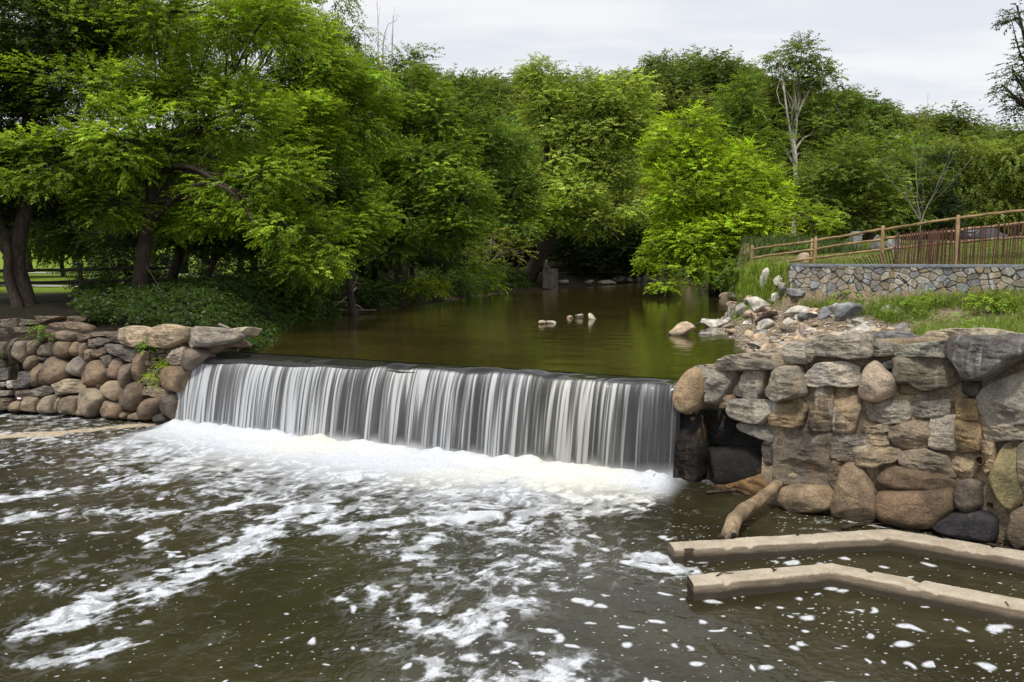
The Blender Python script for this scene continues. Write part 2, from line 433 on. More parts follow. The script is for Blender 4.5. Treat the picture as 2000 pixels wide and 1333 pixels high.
# graded grid inside that outline: rows along the crest direction and upstream
nu, nv = 160, 200
u = np.linspace(-0.06, 1.05, nu); dist = np.r_[np.linspace(0.85, 4, 60), np.geomspace(4.2, 95, nv - 60)]
Lx = lambda t: (crestL + (crestR - crestL) * t)
P = []
for d in dist:
    a_ = np.interp(d, [0, 3, 10, 40, 95], [0, 1.6, 4.5, 9, 6]); b2 = np.interp(d, [0, 1, 4, 12, 40, 95], [0, .0, 3.2, 9, 12, 14])
    s0 = crestL - nD * d - dirD * a_; s1 = crestR - nD * d + dirD * b2
    P.append(s0 + (s1 - s0) * ((u[:, None] + 0.06) / 1.11))
P = np.array(P).reshape(-1, 2)
zr = (fbm(P[:, 0] * 1.6, P[:, 1] * 1.6, 0, 5, 3) - .5) * 0.012
m, nt, out = M('pool_water')
pos = N(nt, 'ShaderNodeNewGeometry').outputs['Position']
bt = noise(nt, pos, 0.35, 4, 0.6); 
c = mixc(nt, mrange(nt, bt, 0.35, 0.65), (0.034, 0.026, 0.008), (0.050, 0.040, 0.011))
b_ = N(nt, 'ShaderNodeBsdfPrincipled', i_Roughness=0.045, i_IOR=1.33); L(nt, c, b_.inputs['Base Color'])
w1 = noise(nt, pos, 2.2, 4, 0.55, scl=(1.0, 1.0, 1.0)); w2 = noise(nt, pos, 9.0, 3, 0.5)
bp = N(nt, 'ShaderNodeBump', i_Strength=0.30, i_Distance=0.03); L(nt, mth(nt, 'ADD', w1, mth(nt, 'MULTIPLY', w2, 0.22)), bp.inputs['Height']); L(nt, bp.outputs[0], b_.inputs['Normal'])
L(nt, b_.outputs[0], out.inputs[0])
POOLM = m
pw = link('pool_water', mesh('pool_water', np.c_[P, ZP + zr], grid_faces(nv, nu), POOLM)); tag(pw, kind='structure')

# ================================================================== DAM
DAMM = simple_mat('wet_concrete', (0.030, 0.028, 0.027), 0.35, 0.5, 5, 0.5, dist=0.03, stretch=(1, 1, 0.3), spec=0.5)
nx_, nz_ = 120, 26
uu = np.linspace(-0.03, 1.006, nx_); vv = np.linspace(0, 1, nz_)
V = []
for v in vv:
    z = -0.9 + v * (ZP - 0.10 + 0.9)
    for t in uu:
        p = Lx(t) + nD * (0.10 + 0.05 * (1 - v)) ; k = fbm(np.array([t * 14]), np.array([z * 1.5]), 0, 41, 4)[0] - 0.5
        V.append((*(p + nD * k * 0.12), z))
V = np.array(V); F1 = grid_faces(nz_, nx_)
top0 = V[-nx_:].copy(); back = top0.copy(); back[:, :2] -= nD * 1.1; bb = back.copy(); bb[:, 2] = -0.9
VV = np.vstack([V, back, bb]); n0 = len(V)
F2 = np.array([(n0 - nx_ + i, n0 - nx_ + i + 1, n0 + i + 1, n0 + i) for i in range(nx_ - 1)] + [(n0 + i, n0 + i + 1, n0 + nx_ + i + 1, n0 + nx_ + i) for i in range(nx_ - 1)])
dam = link('dam', mesh('dam', VV, np.vstack([F1, F2]), DAMM)); tag(dam, 'low dark wet concrete dam behind the curtain of falling water', 'dam')

# ================================================================== WATERFALL
nu, nv = 1700, 90
u = np.linspace(-0.022, 1.004, nu)
# profile: s = distance downstream from the crest
sv = np.r_[np.linspace(-0.9, 0.0, 30), 0.62 * np.sqrt(np.linspace(0.0, 1.0, nv - 29))[1:]]
U, SV = np.meshgrid(u, sv)
n_a = fbm(U * 60, 0 * U + 3.3, 0, 51, 3) - 0.5
thr = THROW * (1 + 0.10 * (vn(U * 22, 0 * U, 0, 52) - 0.5) + 0.07 * n_a)
dip = 0.17 * sst(0.75, 0.0, U) + 0.03 - 0.02 * sst(.8, 1, U)
zc = ZP + .07 * (fbm(U * 20, 0 * U, 0, 68, 3) - .5) * sst(-.6, 0, SV) - dip * sst(-0.8, 0.05, SV)
drop = np.clip(SV, 0, None) / THROW
Z = np.where(SV > 0, zc * (1 - drop ** 2) , zc)
Sx = np.where(SV > 0, SV / THROW * thr, SV)
# ripples at the lip
lipw = np.exp(-((SV + 0.22) / 0.30) ** 2)
rip = lipw * (0.24 * np.clip(vn(U * 26 + SV * 1.5, SV * 2.2, 0, 53) - 0.45, 0, 1) * sst(0.1, 0.3, U) + 0.05 * (fbm(U * 40, SV * 3, 0, 54, 2) - .5))
Z = Z + rip
strand = fbm(U * 70 + 0.9 * drop * (vn(U * 9, 0 * U, 0, 55) - 0.5), drop * 0.5, 0, 56, 3) - 0.5
Sx = Sx + strand * 0.11 * sst(0, 0.5, drop) * (SV > 0)
PX = Lx(0)[0] + (crestR - crestL)[0] * U + nD[0] * Sx; PY = Lx(0)[1] + (crestR - crestL)[1] * U + nD[1] * Sx
# streaks
w_ = 0.9 * drop * (vn(U * 7, 0 * U, 0, 57) - 0.5) * 0.012
Uw = U + w_
s1 = fbm(Uw * 34, drop * 0.35, 0, 58, 2); s2 = fbm(Uw * 120, drop * 0.6, 0, 59, 2); s3 = fbm(Uw * 300, drop * 0.8, 0, 60, 3); s4 = vn(Uw * 11, drop * 0.2, 0, 61)
big = 0.34 * s1 + 0.20 * s4 + 0.44 * s2 + 0.38 * s3
W = sst(0.54, 0.86, big + 0.03)
W = W ** (1 + .5 * U) * (0.50 + 0.8 * sst(0.35, 0.65, s3)) 
holes = sst(0.40, 0.30, fbm(Uw * 30, drop * 0.7 + 4, 0, 62, 2)) * sst(0.2, 0.8, drop) * sst(0.25, 0.6, U)
W = W * (1 - 0.55 * holes)
lip0 = .14 * (vn(U * 45, 0 * U, 0, 67) ** 2); W = W * sst(lip0 * .3, 0.05 + lip0, drop) + 0.10 * sst(0.0, 0.1, drop)
W = W * (1.0 - 0.25 * sst(.3, .9, drop)) * (1.08 - .22 * sst(.35, 1, U)) + 0.16 * sst(0.45, 0.0, U) * sst(0, .2, drop)
mist = sst(0.86, 1.0, drop - 0.06 * (s1 - 0.5))
W = W * .92 + (.20 - .16 * U) * sst(0.02, .12, drop) * (.55 + .9 * s2) 
thin = sst(.64, .80, fbm(Uw * 210, drop * .25, 0, 69, 2)) * sst(.03, .10, drop) * (.45 + .5 * s4); W = np.clip(np.maximum(W * .84, thin * .9), 0, 1)
W = np.maximum(W, 0.95 * mist)
warm = vn(U * 6, 0 * U, 0, 66)
A = np.clip(np.maximum(sst(-0.9, -0.6, SV) * (1 - 0.45 * sst(0.05, 0.5, drop)), W * 1.15), 0, 1)
m, nt, out = M('falling_water')
atW = N(nt, 'ShaderNodeAttribute', attribute_name='white').outputs['Fac']; atA = N(nt, 'ShaderNodeAttribute', attribute_name='cover').outputs['Fac']; atB = N(nt, 'ShaderNodeAttribute', attribute_name='warm').outputs['Fac']
g = N(nt, 'ShaderNodeBsdfPrincipled', i_Roughness=0.12, i_IOR=1.33); g.inputs['Base Color'].default_value = (0.024, 0.023, 0.022, 1)
wc = mixc(nt, mrange(nt, atB, .2, .95), (0.62, 0.64, 0.67), (0.66, 0.66, 0.62))
d = N(nt, 'ShaderNodeBsdfPrincipled', i_Roughness=0.5); L(nt, wc, d.inputs['Base Color'])
tr = N(nt, 'ShaderNodeBsdfTranslucent'); L(nt, wc, tr.inputs[0])
dd = N(nt, 'ShaderNodeMixShader', i_0=0.25); L(nt, d.outputs[0], dd.inputs[1]); L(nt, tr.outputs[0], dd.inputs[2])
mx = N(nt, 'ShaderNodeMixShader'); L(nt, atW, mx.inputs[0]); L(nt, g.outputs[0], mx.inputs[1]); L(nt, dd.outputs[0], mx.inputs[2])
tp = N(nt, 'ShaderNodeBsdfTransparent'); my = N(nt, 'ShaderNodeMixShader'); L(nt, atA, my.inputs[0]); L(nt, tp.outputs[0], my.inputs[1]); L(nt, mx.outputs[0], my.inputs[2])
L(nt, my.outputs[0], out.inputs[0])
wf = link('waterfall', mesh('waterfall', np.stack([PX, PY, Z], -1).reshape(-1, 3), grid_faces(nv, nu), m, attrs={'white': W, 'cover': A, 'warm': warm})); tag(wf, kind='structure')

# ================================================================== LOWER STREAM with foam
ny, nx = 640, 1150
rows = np.r_[np.linspace(1500, 1345, 40), np.linspace(1344, 792, ny - 40)]
ys = G(np.full(ny, 1000.0), rows, 0.0)[:, 1]
k = np.linspace(-0.86, 0.86, nx); k = np.sign(k) * np.where(np.abs(k) < 0.7, np.abs(k), 0.7 + (np.abs(k) - 0.7) * 6)
X = ys[:, None] * k[None]; Y = np.repeat(ys[:, None], nx, 1)
x = X.ravel(); y = Y.ravel()
rel = np.stack([x - footL[0], y - footL[1]], 1)
ud = rel @ dirD / LEN; sdn = rel @ nD                    # along the foot, downstream from it
inu = sst(-0.06, 0.0, ud) * sst(1.03, 0.985, ud)
def polyd(pts):
    best = np.full(len(x), 1e9)
    for a_, b2 in zip(pts[:-1], pts[1:]):
        d_ = b2 - a_; t = np.clip(((x - a_[0]) * d_[0] + (y - a_[1]) * d_[1]) / (d_ @ d_ + 1e-9), 0, 1)
        best = np.minimum(best, np.hypot(x - a_[0] - t * d_[0], y - a_[1] - t * d_[1]))
    return best
wx = x + 0.75 * (fbm(x * 0.8, y * 0.8, 0, 71, 3) - 0.5) + 0.30 * (fbm(x * 3, y * 3, 0, 72, 2) - 0.5)
wy = y + 0.75 * (fbm(x * 0.8 + 9, y * 0.8, 0, 73, 3) - 0.5) + 0.30 * (fbm(x * 3 + 7, y * 3, 0, 74, 2) - 0.5)
x0, y0 = x, y; x, y = wx, wy
streaks = [([(420, 905), (336, 930), (200, 948), (90, 960), (0, 974), (-90, 985)], .42, 1.0),
 ([(560, 960), (448, 985), (330, 1000), (210, 998), (100, 1008), (0, 1015)], .30, .75),
 ([(640, 985), (520, 1010), (504, 1040), (462, 1075), (392, 1110), (301, 1138), (210, 1160), (105, 1218)], .42, 1.05),
 ([(400, 1105), (330, 1150), (240, 1180), (180, 1205)], .40, .85),
 ([(380, 1010), (300, 1050), (224, 1103), (170, 1115)], .22, .6), ([(231, 1033), (100, 1045), (0, 1061)], .16, .6),
 ([(120, 1085), (0, 1100)], .16, .5), ([(110, 1148), (0, 1160)], .14, .6), ([(90, 1222), (0, 1240), (-80, 1250)], .22, .75), ([(190, 1275), (70, 1295)], .26, .85),
 ([(60, 1260), (0, 1320)], .12, .5),
 ([(820, 960), (700, 985), (630, 1005), (620, 1035)], .3, .8), ([(640, 1044), (742, 1026), (850, 1018), (960, 1012)], .24, .85),
 ([(742, 1050), (805, 1096), (840, 1131), (870, 1140)], .42, .85), ([(800, 1060), (900, 1040), (1010, 1020)], .25, .75),
 ([(1080, 985), (1015, 1012), (980, 1075), (966, 1131), (910, 1159), (800, 1172), (714, 1175)], .34, .8),
 ([(1200, 975), (1134, 1012), (1090, 1080), (1050, 1138), (1015, 1180), (910, 1236), (875, 1215)], .36, .78),
 ([(805, 1205), (854, 1250), (735, 1266)], .24, .75), ([(860, 1290), (875, 1318), (950, 1308), (1020, 1330), (900, 1345)], .42, .95),
 ([(1050, 1313), (1148, 1299), (1100, 1345)], .22, .8), ([(1165, 1015), (1130, 1060), (1160, 1100)], .2, .5),
 ([(1240, 1082), (1300, 1090), (1318, 1104), (1270, 1112), (1238, 1100)], .14, 1.1), ([(1270, 1130), (1340, 1118)], .15, .6),
 ([(1530, 1010), (1600, 1018), (1660, 1012)], .08, .7), ([(1580, 1035), (1640, 1040)], .06, .5), ([(1640, 1012), (1760, 1035), (1900, 1060)], .05, .8)]
den = np.zeros(len(x))
for pts, w, s in streaks:
    q = G(np.array([p[0] for p in pts]), np.array([p[1] for p in pts]), 0.0)[:, :2]
    dd_ = polyd(q); den = np.maximum(den, 1.12 * s * np.exp(-(dd_ / (1.55 * w)) ** 2))
# flow-aligned noise for the foam texture
fa = np.array([-0.62, -0.78]); al = x * fa[0] + y * fa[1]; ac = -x * fa[1] + y * fa[0]
nz = fbm(al * 1.1, ac * 2.4, 0, 81, 5, 0.58)
nf = fbm(al * 5, ac * 8, 0, 82, 4, 0.6)
boilw = np.interp(ud, [0, .25, .5, .75, 1], [3.6, 5.0, 5.4, 4.4, 2.3])
boil = inu * sst(1.35, 0.30, sdn / boilw) * (sdn > -1)
base_d = 0.70 * sst(10, 1.2, sdn) * (0.65 + 0.35 * sst(.75, .35, ud)) * sst(1.15, 0.85, ud) * (0.7 + 0.6 * (vn(x * .3, y * .3, 0, 83) - 0.5))
D = np.maximum(np.maximum(den * 0.95, boil * 1.25), base_d)
nf2 = fbm(x0 * 5.5, y0 * 5.5, 0, 182, 5, 0.62); tex = 0.42 * nz + 0.20 * nf + 0.38 * nf2
def lacenet(c, seed):       # a net of foam threads: borders of warped cells
    gx_ = al / (c * 1.5) + .5 * (fbm(x * 2 / c * .4, y * 2 / c * .4, 0, seed, 3) - .5) * 2; gy_ = ac / c + .5 * (fbm(x * 2 / c * .4, y * 2 / c * .4, 0, seed + 1, 3) - .5) * 2
    ix, iy = np.floor(gx_), np.floor(gy_); d1 = np.full(len(x), 9.); d2 = d1.copy()
    for a_ in (-1, 0, 1):
        for b2 in (-1, 0, 1):
            jx, jy = ix + a_, iy + b2; dd_ = np.hypot(gx_ - jx - _h(jx, jy, 0 * jx, seed + 2), gy_ - jy - _h(jx, jy, 0 * jx, seed + 3)); d2 = np.minimum(d2, np.maximum(d1, dd_)); d1 = np.minimum(d1, dd_)
    return d2 - d1
net = np.maximum(sst(.16, .0, lacenet(.62, 201)), .85 * sst(.22, .02, lacenet(.26, 211)))
sft = np.where(boil > .5, .34, .17)
foam = sst(-.02, 1.0, (D * (.445 + .09 * sst(.1, .5, boil)) + 1.35 * (tex - .5) + .5 - 0.775) / sft)
hole = sst(.22, .48, lacenet(.24, 231)) * sst(1.0, .4, boil) * sst(1.05, .35, foam * den); foam = foam * (1 - .8 * hole)
foam = np.maximum(foam, net * .62 * sst(.06, .55, D + .55 * (fbm(x * .7, y * .7, 0, 221, 4) - .5)) * sst(.42, .62, nf2) * (.25 + .75 * sst(9.5, 5, sdn)))
rg = 1 - np.abs(2 * fbm(al * .55, ac * 1.5, 0, 85, 4, .55) - 1); rg2 = 1 - np.abs(2 * fbm(al * 1.3 + 5, ac * 2.6, 0, 86, 4, .55) - 1)
fil = np.maximum(sst(.88, .97, rg), .8 * sst(.90, .98, rg2)) * sst(.42, .58, nf) * sst(10.5, 2.5, sdn) * sst(1.12, .9, ud) * sst(.35, .6, vn(x * .4, y * .4, 0, 87) + .25 * sst(6, 1, sdn))
foam = np.maximum(foam, .8 * fil * sst(.42, .60, nf2))
lace = sst(0.03, 0.10, np.abs(fbm(x * 2.2, y * 2.2, 0, 84, 4) - 0.5)) # thin dark veins
foam = foam * (0.55 + 0.45 * lace * sst(.3, .6, nf)) 
core = inu * sst(0.75, 0.15, sdn / boilw) * (sdn > -1)
foam = np.maximum(foam, core * sst(0.30, 0.46, nz + 0.25 * core))
x, y = x0, y0
def flecks(c, rmin, rmax, prob, seed):
    gx_, gy_ = x + 0.35 * c * (fbm(x * 5 / c * 0.3, y * 5 / c * 0.3, 0, seed + 5, 2) - .5) * 2, y * 1.0
    ix, iy = np.floor(gx_ / c), np.floor(gy_ / c); r = np.zeros(len(x))
    for a_ in (-1, 0, 1):
        for b2 in (-1, 0, 1):
            jx, jy = ix + a_, iy + b2; z0 = 0 * jx
            px = (jx + _h(jx, jy, z0, seed)) * c; py = (jy + _h(jx, jy, z0, seed + 1)) * c
            rr = rmin + (rmax - rmin) * _h(jx, jy, z0, seed + 2) ** 2.5
            on = _h(jx, jy, z0, seed + 3) < prob
            an = _h(jx, jy, z0, seed + 4) * 3.14; el = 1.0 + 1.2 * _h(jx, jy, z0, seed + 6)
            dx, dy = gx_ - px, gy_ - py; e1 = (dx * np.cos(an) + dy * np.sin(an)) / el; e2 = -dx * np.sin(an) + dy * np.cos(an)
            r = np.maximum(r, on * sst(1.25, 0.6, np.hypot(e1, e2) / rr))
    return r
rt = sst(-1.8, 1.2, x + (y - 10) * 0.12); clump = vn(x * 0.5, y * 0.5, 0, 88)
fl = .92 * flecks(0.27, 0.010, 0.085, rt * (0.20 + 0.45 * sst(.4, .7, clump)) * sst(14.2, 12.6, y), 91)
fl2 = flecks(0.10, 0.005, 0.013, (0.12 + 0.45 * rt * sst(.3, .6, vn(x * 0.9, y * 0.9, 0, 89))) * sst(16, 13, y), 101)
fl3 = flecks(0.5, 0.02, 0.075, 0.5 * sst(0.5, -2, x) * sst(.35, .6, clump), 111)
foam = np.clip(np.maximum.reduce([foam, fl, fl2 * .85, fl3 * .9]), 0, 1)
# tan slick by the left wall
q = G(np.array([-60, 0, 100, 200, 270, 330]), np.array([860, 853, 848, 838, 831, 826]), 0.0)[:, :2]
tan = sst(1.15, 0.8, polyd(q) / (0.30 * (0.45 + fbm(x * 2, y * 2, 0, 120, 3)) * np.interp(x, [-15, -11, -9.6], [1.25, .9, .35])))
tan = tan * sst(.36, .56, fbm(x * 4.5, y * 9, 0, 122, 4, .6) + .12)
foam = np.maximum(foam, tan * .95)
hgt = 0.03 * (fbm(x * 0.9, y * 0.9, 0, 131, 3) - .5) + 0.018 * (fbm(al * 2.2, ac * 3.6, 0, 132, 3) - .5) * sst(16, 4, sdn)
hgt += inu * sst(2.6, 0.0, np.abs(sdn)) * 0.24 * (fbm(x * 1.4, y * 1.4, 0, 133, 4) - 0.42)
hgt += inu * np.exp(-((sdn - 0.05) / 0.35) ** 2) * (0.08 + 0.20 * fbm(ud * 40, sdn * 2, 0, 134, 3))
hgt += foam * 0.012 * (nf - 0.2)
cream = sst(0.30, 0.80, fbm(x * 0.6, y * 0.6, 0, 140, 3)) * sst(4.6, 0.5, sdn)
m, nt, out = M('stream_water')
geo = N(nt, 'ShaderNodeNewGeometry'); pos = geo.outputs['Position']
fo = N(nt, 'ShaderNodeAttribute', attribute_name='foam').outputs['Fac']; ta = N(nt, 'ShaderNodeAttribute', attribute_name='tan').outputs['Fac']; cr = N(nt, 'ShaderNodeAttribute', attribute_name='cream').outputs['Fac']
mur = noise(nt, pos, 0.45, 4, 0.6)
wc = mixc(nt, mrange(nt, mur, .35, .65), (0.026, 0.0235, 0.011), (0.040, 0.036, 0.017))
b_ = N(nt, 'ShaderNodeBsdfPrincipled', i_Roughness=0.10, i_IOR=1.33); L(nt, wc, b_.inputs['Base Color'])
w1 = noise(nt, pos, 2.6, 4, 0.55, dist=0.6); w2 = noise(nt, pos, 11.0, 3, 0.5)
bp = N(nt, 'ShaderNodeBump', i_Strength=0.55, i_Distance=0.05); L(nt, mth(nt, 'ADD', w1, mth(nt, 'MULTIPLY', w2, 0.25)), bp.inputs['Height']); L(nt, bp.outputs[0], b_.inputs['Normal'])
fn = noise(nt, pos, 38, 5, 0.7)
fc = mixc(nt, cr, (0.64, 0.67, 0.72), (0.72, 0.72, 0.65)); fc = mixc(nt, ta, fc, (0.52, 0.42, 0.29))
fc = mixc(nt, 1, fc, mixc(nt, mrange(nt, fn, .3, .65), (.86, .86, .87), (1.06, 1.06, 1.06)), 'MULTIPLY')
fd = N(nt, 'ShaderNodeBsdfPrincipled', i_Roughness=0.75); L(nt, fc, fd.inputs['Base Color']); fd.inputs['Specular IOR Level'].default_value = 0.2
fb = N(nt, 'ShaderNodeBump', i_Strength=0.22, i_Distance=0.02); L(nt, fn, fb.inputs['Height']); L(nt, fb.outputs[0], fd.inputs['Normal'])
mk = mth(nt, 'MULTIPLY', fo, mth(nt, 'ADD', 0.75, mth(nt, 'MULTIPLY', mrange(nt, fn, .35, .6), 0.3)), True)
mx = N(nt, 'ShaderNodeMixShader'); L(nt, mk, mx.inputs[0]); L(nt, b_.outputs[0], mx.inputs[1]); L(nt, fd.outputs[0], mx.inputs[2]); L(nt, mx.outputs[0], out.inputs[0])
sw = link('stream_water', mesh('stream_water', np.stack([x, y, hgt], 1), grid_faces(ny, nx), m, attrs={'foam': foam, 'tan': tan, 'cream': cream})); tag(sw, kind='structure')
# keep only the part in front of the walls
me = sw.data
dW = zdist(WLINE, x, y).reshape(ny, nx)
keep = (np.minimum.reduce([dW[:-1, :-1], dW[1:, 1:], dW[:-1, 1:], dW[1:, :-1]]) < 0.7).ravel()
fc_ = grid_faces(ny, nx)[keep]; used = np.unique(fc_); remap = np.full(ny * nx, -1); remap[used] = np.arange(len(used))
new = mesh('stream_water', np.stack([x, y, hgt], 1)[used], remap[fc_], m, attrs={'foam': foam.ravel()[used], 'tan': tan.ravel()[used], 'cream': cream.ravel()[used]})
sw.data = new; bpy.data.meshes.remove(me)
# ================================================================== STONE WALLS traced stone by stone
def chaikin(p, it):
    for _ in range(it):
        q = np.roll(p, -1, 0); p = np.stack([0.75 * p + 0.25 * q, 0.25 * p + 0.75 * q], 1).reshape(-1, 2)
    return p
def resample(p, n):
    q = np.vstack([p, p[:1]]); d = np.r_[0, np.cumsum(np.linalg.norm(np.diff(q, axis=0), axis=1))]
    t = np.linspace(0, d[-1], n, endpoint=False)
    return np.stack([np.interp(t, d, q[:, 0]), np.interp(t, d, q[:, 1])], 1)

def stone_mesh(name, poly, depth, style, tint, mat, frame, seed, back=0.35, nn=84, nr=30):
    """poly in metres in the wall frame (e1, e2), grown outwards along n into one worn stone"""
    org, e1, e2, n = frame
    r = np.random.default_rng(seed)
    p = chaikin(resample(poly, 26), 1) if style == 'a' else chaikin(resample(poly, 18), 1)
    p = resample(p, nn); c = p.mean(0); size = math.sqrt(abs(0.5 * np.sum(p[:, 0] * np.roll(p[:, 1], -1) - np.roll(p[:, 0], -1) * p[:, 1])))
    if style == 'a':       # ragged outline
        an = np.arange(nn) * 2 * math.pi / nn; rg_ = fbm(np.cos(an) * 2.2, np.sin(an) * 2.2, seed * .37, seed, 4, .6) - .5
        p = c + (p - c) * (1 + .16 * rg_)[:, None]
    sl = np.r_[1.0, .985, .96, .93, np.linspace(.89, 0, nr - 4)]
    pw, qw = (11.0, .5) if style == 'a' else (4.2, .55)
    V = [np.c_[c + (p - c) * .90, np.full(nn, -back)]]
    for s_ in sl: V.append(np.c_[c + (p - c) * s_, np.full(nn, depth * (1 - s_ ** pw) ** qw)])
    V = np.concatenate(V); V[-nn:, :2] = c
    rel = V - np.r_[c, 0]; front_ = rel[:, 2] >= 0
    # chiselled / worn faces: the lower envelope of a few tilted planes
    npl = 6 if style == 'a' else 3
    for j in range(npl):
        a = r.uniform(0, 2 * math.pi) if j else math.pi * .5; tl = r.uniform(.12, .62) if style == 'a' else r.uniform(.2, .7)
        off_ = r.uniform(.05, .5) * size * math.tan(tl) if style == 'a' else r.uniform(.25, .6) * size * math.tan(tl)
        lim = depth * r.uniform(.86, 1.04) + off_ * .55 - (rel[:, 0] * math.cos(a) + rel[:, 1] * math.sin(a)) * math.tan(tl)
        ex = np.clip(rel[:, 2] - np.maximum(lim, depth * .12), 0, None); rel[:, 2] -= ex * front_
    W = org + rel[:, :1] * e1 + rel[:, 1:2] * e2 + rel[:, 2:3] * n
    W = W + c[0] * e1 + c[1] * e2
    q = W / max(size, .15)
    f1 = fbm(q[:, 0] * 1.6, q[:, 1] * 1.6, q[:, 2] * (1.6 if style == 'r' else 3.0), seed, 3) - .5
    f2 = fbm(W[:, 0] * 9, W[:, 1] * 9, W[:, 2] * (9 if style == 'r' else 20), seed + 3, 4, .6) - .5
    amp = np.r_[np.zeros(nn), np.repeat(np.clip(np.linspace(0.6, 1.2, nr), 0, 1), nn)]
    st_ = fbm(W[:, 0] * 1.5, W[:, 1] * 1.5, W[:, 2] * 16, seed + 9, 3, .6) - .5
    W = W + (n * 1.0)[None] * ((f1 * size * (0.20 if style == 'a' else .14) + (f2 * .085 + st_ * .045 if style == 'a' else f2 * .038)) * amp)[:, None] + (e2 * 1.0)[None] * ((f2 * (0.04 if style == 'a' else 0.012)) * amp)[:, None]
    o = W.mean(0)
    fcs = []
    m_ = nr + 1
    i = np.arange(m_ - 1)[:, None] * nn + np.arange(nn)[None]; j = np.arange(m_ - 1)[:, None] * nn + (np.arange(nn)[None] + 1) % nn
    Fq = np.stack([i, j, j + nn, i + nn], -1).reshape(-1, 4)
    a1 = np.cross(e1, e2) @ n
    area = np.sum(p[:, 0] * np.roll(p[:, 1], -1) - np.roll(p[:, 0], -1) * p[:, 1])
    if area * a1 < 0: Fq = Fq[:, ::-1]
    cols = np.asarray(tint)[None] * (1 + 0.35 * f1[:, None]) 
    return W, Fq, cols

def wall_frame(line, px, py, off, batter):
    """local plane of the wall at the image point: vertical face through the base line, leaning back"""
    bpx = CX + F * line[:, 0] / (line[:, 1] * cp + H * sp)
    i = int(np.clip(np.searchsorted(bpx, px) - 1, 0, len(line) - 2))
    # blended normal
    def nrm(k):
        k = min(max(k, 0), len(line) - 2); d = line[k + 1] - line[k]; d = d / np.linalg.norm(d); v = np.array([d[1], -d[0]]); return v if v[1] < 0 else -v
    t = np.clip((px - bpx[i]) / (bpx[i + 1] - bpx[i]), 0, 1)
    nn_ = nrm(i - 1) * (0.5 - t) + nrm(i) * (0.5 + t) if t < .5 else nrm(i) * (1.5 - t) + nrm(i + 1) * (t - 0.5)
    nn_ = nn_ / np.linalg.norm(nn_)
    base = line[i] + (line[i + 1] - line[i]) * t
    n = np.array([nn_[0] * math.cos(batter), nn_[1] * math.cos(batter), math.sin(batter)])
    o = np.array([base[0], base[1], 0.0]) + n * off
    e1 = np.array([-n[1], n[0], 0.0]); e1 /= np.linalg.norm(e1)
    if e1[0] < 0: e1 = -e1
    e2 = np.cross(n, e1); e2 = e2 if e2[2] > 0 else -e2
    return o, e1, e2, n
def to_plane(px, py, fr):
    o, e1, e2, n = fr
    v = ray(px, py); t = ((o - CAM) @ n) / (v @ n); P = CAM + v * t[:, None]
    return np.stack([(P - o) @ e1, (P - o) @ e2], 1)

def build_wall(name, label, cat, line, stones, mat, batter, seed0):
    root = thing(name, label, cat, (float(line[len(line) // 2][0]), float(line[len(line) // 2][1]), 0))
    ox = np.array(root.location)
    for i, (pts, style, dep, off, tint, nm) in enumerate(stones):
        p = np.array(pts, float); c = p.mean(0)
        fr = wall_frame(line, c[0], c[1], off, batter)
        q = to_plane(p[:, 0], p[:, 1], fr)
        cq = q.mean(0); q = cq + (q - cq) * (1.15 if line is RW else 1.06)
        W, Fq, cols = stone_mesh(nm, q, dep, style, tint, mat, fr, seed0 + i * 7)
        ctr = W.mean(0)
        o = link(nm, mesh(nm, W - ctr, Fq, mat, cols=cols), root); o.location = ctr - ox
    return root

def core(name, line, pxtop, rowtop, mat, root, off, batter, tint, amp=0.10, back=1.6, sub=None):
    """the mortar / earth core behind the stones, a solid lump with a top"""
    ns, nz = 260, 60
    pxs = np.linspace(pxtop[0], pxtop[-1], ns); V = np.zeros((nz + 14, ns, 3))
    for a_, px in enumerate(pxs):
        row = np.interp(px, pxtop, rowtop)
        fr = wall_frame(line, px, row, off, batter)
        top = to_plane(np.array([px]), np.array([row]), fr)[0]
        o, e1, e2, n = fr
        pb = o + e1 * top[0]
        for b2 in range(nz):
            V[b2, a_] = pb + e2 * (-0.7 + (top[1] + 0.7) * b2 / (nz - 1))
        nh = np.array([n[0], n[1], 0]); nh /= np.linalg.norm(nh)
        for b2 in range(14): V[nz + b2, a_] = V[nz - 1, a_] - nh * back * (b2 + 1) / 14 + np.array([0, 0, -0.006 * b2 if b2 < 12 else -1.5 * (b2 - 11)])
    nr = V.shape[0]; P = V.reshape(-1, 3)
    f = fbm(P[:, 0] * 2.6, P[:, 1] * 2.6, P[:, 2] * 3.2, 7, 5) - .5
    f2 = fbm(P[:, 0] * 12, P[:, 1] * 12, P[:, 2] * 12, 17, 3) - .5
    fr = wall_frame(line, pxs[ns // 2], rowtop[0], off, batter); n = fr[3]
    P = P + n * (f * 2.4 * amp + f2 * amp * 0.35)[:, None] + np.array([0, 0, 1.0]) * (f * amp)[:, None]
    cols = np.asarray(tint)[None] * (1 + 0.5 * f[:, None])
    o = link(name, mesh(name, P - np.array(root.location), grid_faces(nr, ns), mat, cols=cols), root)
    return o

